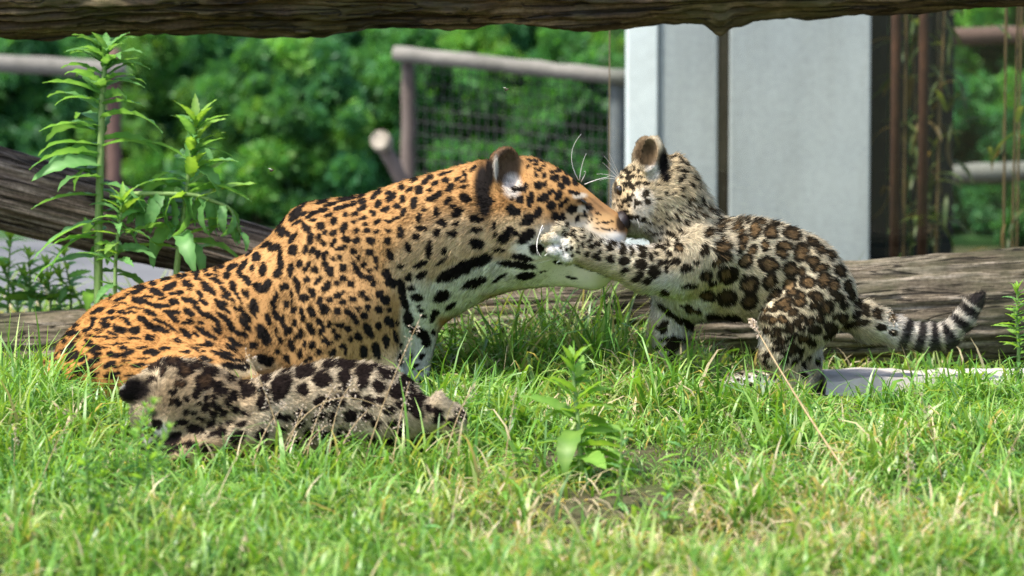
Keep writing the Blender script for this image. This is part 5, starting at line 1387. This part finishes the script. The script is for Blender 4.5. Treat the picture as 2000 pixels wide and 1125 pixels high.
# ------------------------------------------------------------------ lawn
M_GRASS = leaf_mat('grass_blade', trans=0.42, rough=0.38, spec=0.5, tint=(1.35, 1.2, 0.45))
def blades(n, rg, xlo, xhi, ylo, yhi, fill=1.0):
    x, y = rg.uniform(xlo, xhi, n), rg.uniform(ylo, yhi, n)
    p2 = np.stack([x, y, np.zeros(n)], 1)
    clump = fbm(p2, 6, 61, 3)
    keep = rg.random(n) < np.clip(.75 + .55 * clump, .1, 1)
    # worn soil
    keep &= ~((((x - .20) / .17) ** 2 + ((y + 1.02) / .16) ** 2 < 1) & (rg.random(n) < .88))
    keep &= ~((((x + .10) / .35) ** 2 + ((y + 2.1) / .12) ** 2 < 1) & (rg.random(n) < .6))
    # under the animals, the logs and the slab
    keep &= ~((((x + .52) / .45) ** 2 + ((y + .02) / .19) ** 2 < 1))
    keep &= ~((((x + .26) / .20) ** 2 + ((y + .02) / .13) ** 2 < 1))
    keep &= ~((((x + .39) / .27) ** 2 + ((y + .61) / .085) ** 2 < 1))
    keep &= ~((np.abs(y - .44) < .10))
    keep &= ~((x > xat(1585, 0)) & (y > -.01) & (y < .2))
    keep &= ~(((x - .55) / .16) ** 2 + ((y + .03) / .05) ** 2 < 1)
    return x[keep], y[keep], clump[keep]
def gl_len(x, y, clump):
    h = .066 + .042 * clump
    def bump(cx, cy, rx, ry, a): return a * np.exp(-((x - cx) / rx) ** 2 - ((y - cy) / ry) ** 2)
    h = h + bump(.05, .20, .24, .15, .19) + bump(.38, .0, .22, .10, .05) - bump(.46, -.10, .11, .09, .055) - bump(.75, -.07, .18, .08, .035) - bump(-.60, -.80, .12, .14, .045) + bump(-.12, -.72, .09, .07, .04) + bump(-.95, -.25, .20, .25, .07) + bump(.9, .05, .2, .12, .05)
    h = h + bump(-.42, -.78, .40, .07, .035) + bump(.30, -.25, .25, .15, .035) + bump(-.9, -.75, .25, .3, .03) + bump(-.1, -.5, .12, .2, .03)
    return np.clip(h, .03, .23)
GREENS = np.array([(0.15, 0.32, 0.048), (0.24, 0.40, 0.085), (0.08, 0.205, 0.038), (0.36, 0.45, 0.15), (0.54, 0.45, 0.28)])
def grass_mesh(name, n, rg, box, wmul=1.0, lmul=1.0, flat=0.0, probs=(.34, .26, .18, .13, .09), pos=None):
    if pos is None: x, y, cl = blades(n, rg, *box)
    else: x, y = pos; cl = np.zeros(len(x))
    n = len(x)
    z = gz(x, y) - .004
    L = gl_len(x, y, cl) * rg.uniform(.45, 1.35, n) * lmul
    W = rg.uniform(.0010, .0029, n) * np.where(rg.random(n) < .12, 1.5, 1) * wmul * np.clip(L / .06, .7, 1.6)
    az = rg.uniform(0, 2 * math.pi, n) + 2.5 * fbm(np.stack([x, y, x * 0], 1), 9, 71, 2)
    lean = np.abs(rg.normal(.40, .38, n)) + flat; bend = rg.uniform(.3, 2.2, n)
    seg = 5
    V = np.zeros((n, seg * 2, 3)); pos = np.stack([x, y, z], 1)
    dh = np.stack([np.cos(az), np.sin(az), np.zeros(n)], 1); sd = np.stack([-np.sin(az), np.cos(az), np.zeros(n)], 1)
    tw = rg.normal(0, .5, n)
    for i in range(seg):
        s = i / (seg - 1)
        a = np.clip(lean + bend * s * s * 1.3, 0, 2.3)
        if i: pos = pos + (dh * np.sin(a)[:, None] + np.array([0, 0, 1.0]) * np.cos(a)[:, None]) * (L / (seg - 1))[:, None]
        w = W * (1 - s ** 1.7 * .93)
        up = -dh * np.cos(a)[:, None] + np.array([0, 0, 1.0]) * np.sin(a)[:, None]
        s2 = sd * np.cos(tw * s)[:, None] + up * np.sin(tw * s)[:, None]
        V[:, 2 * i] = pos + s2 * w[:, None]; V[:, 2 * i + 1] = pos - s2 * w[:, None]
    b = (np.arange(n) * seg * 2)[:, None]
    F = np.concatenate([b + np.array([2 * i, 2 * i + 1, 2 * i + 3, 2 * i + 2]) for i in range(seg - 1)])
    me = mesh_from(name, V.reshape(-1, 3), F)
    dryn = fbm(np.stack([x, y, x * 0], 1), 3.2, 81, 2)
    pr = np.tile(np.array(probs), (n, 1)); pr[:, 4] *= np.clip(1 + 2.5 * dryn, .1, 4); pr[:, 3] *= np.clip(1 + 1.5 * dryn, .2, 3); pr[:, 3:] *= (1 + 2.2 * sstep(-.75, -1.5, y + .25 * np.clip(-x, 0, 1)))[:, None]; pr /= pr.sum(1)[:, None]
    k = (rg.random(n)[:, None] > np.cumsum(pr, 1)).sum(1).clip(0, 4)
    c = GREENS[k] * rg.uniform(.75, 1.25, (n, 1))
    blade_tone = np.repeat(np.linspace(.85, 1.1, seg), 2)  # blade colour darker at the root, paler towards the tip
    vcol(me, (c[:, None, :] * blade_tone[None, :, None]).reshape(-1, 3))
    return me
rg_ = np.random.default_rng(5)
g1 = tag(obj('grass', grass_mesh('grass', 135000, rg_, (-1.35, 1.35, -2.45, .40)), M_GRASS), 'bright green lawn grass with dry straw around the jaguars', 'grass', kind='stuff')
g2 = tag(obj('rough_grass', grass_mesh('rough_grass', 9000, rg_, (-2.2, 2.2, .52, 1.45), 1.3, 1.9), M_GRASS), 'rough green grass growing behind the weathered log', 'grass', kind='stuff')
tc = []
while len(tc) < 95:
    cx, cy = rg_.uniform(-1.15, 1.15), rg_.uniform(-1.9, .05)
    if ((cx + .45) / .55) ** 2 + ((cy + .08) / .26) ** 2 < 1 or ((cx + .39) / .36) ** 2 + ((cy + .66) / .20) ** 2 < 1 or ((cx - .20) / .2) ** 2 + ((cy + 1.02) / .2) ** 2 < 1: continue
    if ((cx - .5) / .22) ** 2 + ((cy + .04) / .2) ** 2 < 1 or (cx > .5 and cy > -.2): continue
    tc.append((cx, cy))
tc = np.repeat(np.array(tc), 42, 0) + rg_.normal(0, .022, (95 * 42, 2))
g5 = tag(obj('long_grass', grass_mesh('long_grass', 0, rg_, None, .95, 1.9, 0.0, (.42, .30, .16, .08, .04), (tc[:, 0], tc[:, 1])), M_GRASS), 'longer arching grass tufts standing out of the lawn', 'grass', kind='stuff')
g4 = tag(obj('clover', grass_mesh('clover', 26000, rg_, (-1.3, 1.3, -2.45, .05), 2.6, .55, .55, (.40, .30, .16, .10, .04)), M_GRASS), 'low broad leaved plants filling the lawn between the grass blades', 'ground cover', kind='stuff')
g3 = tag(obj('straw', grass_mesh('straw', 13000, rg_, (-1.3, 1.3, -2.4, .1), .75, 1.5, 1.0, (0, 0, 0, .05, .95)), M_GRASS), 'pale dead straw lying flat among the lawn grass', 'straw', kind='stuff')

# ------------------------------------------------------------------ two insects in flight
M_FLY = simple_mat('fly_body', (0.03, 0.02, 0.015), (0.09, 0.06, 0.04), 80, 0.4, 0.0)
for (px, py, Y, lab) in ((990, 175, -.1, 'tiny dark fly hovering above the adult jaguar head'), (531, 333, -.1, 'tiny dark fly hovering above the adult jaguar back')):
    b = P(px, py, Y); o = tag(empty('fly', b), lab, 'fly', 'flies')
    obj('body', blob_mesh('body', np.zeros(3), (.0048, .002, .002), 20, 8, 6), M_FLY, o)
    for s in (-1, 1):
        obj('wing', mesh_from('wing', [(0, 0, .001), (-.003, s * .005, .004), (-.007, s * .004, .004), (-.005, 0, .002)], [(0, 1, 2, 3)]), M_WHISK, o)
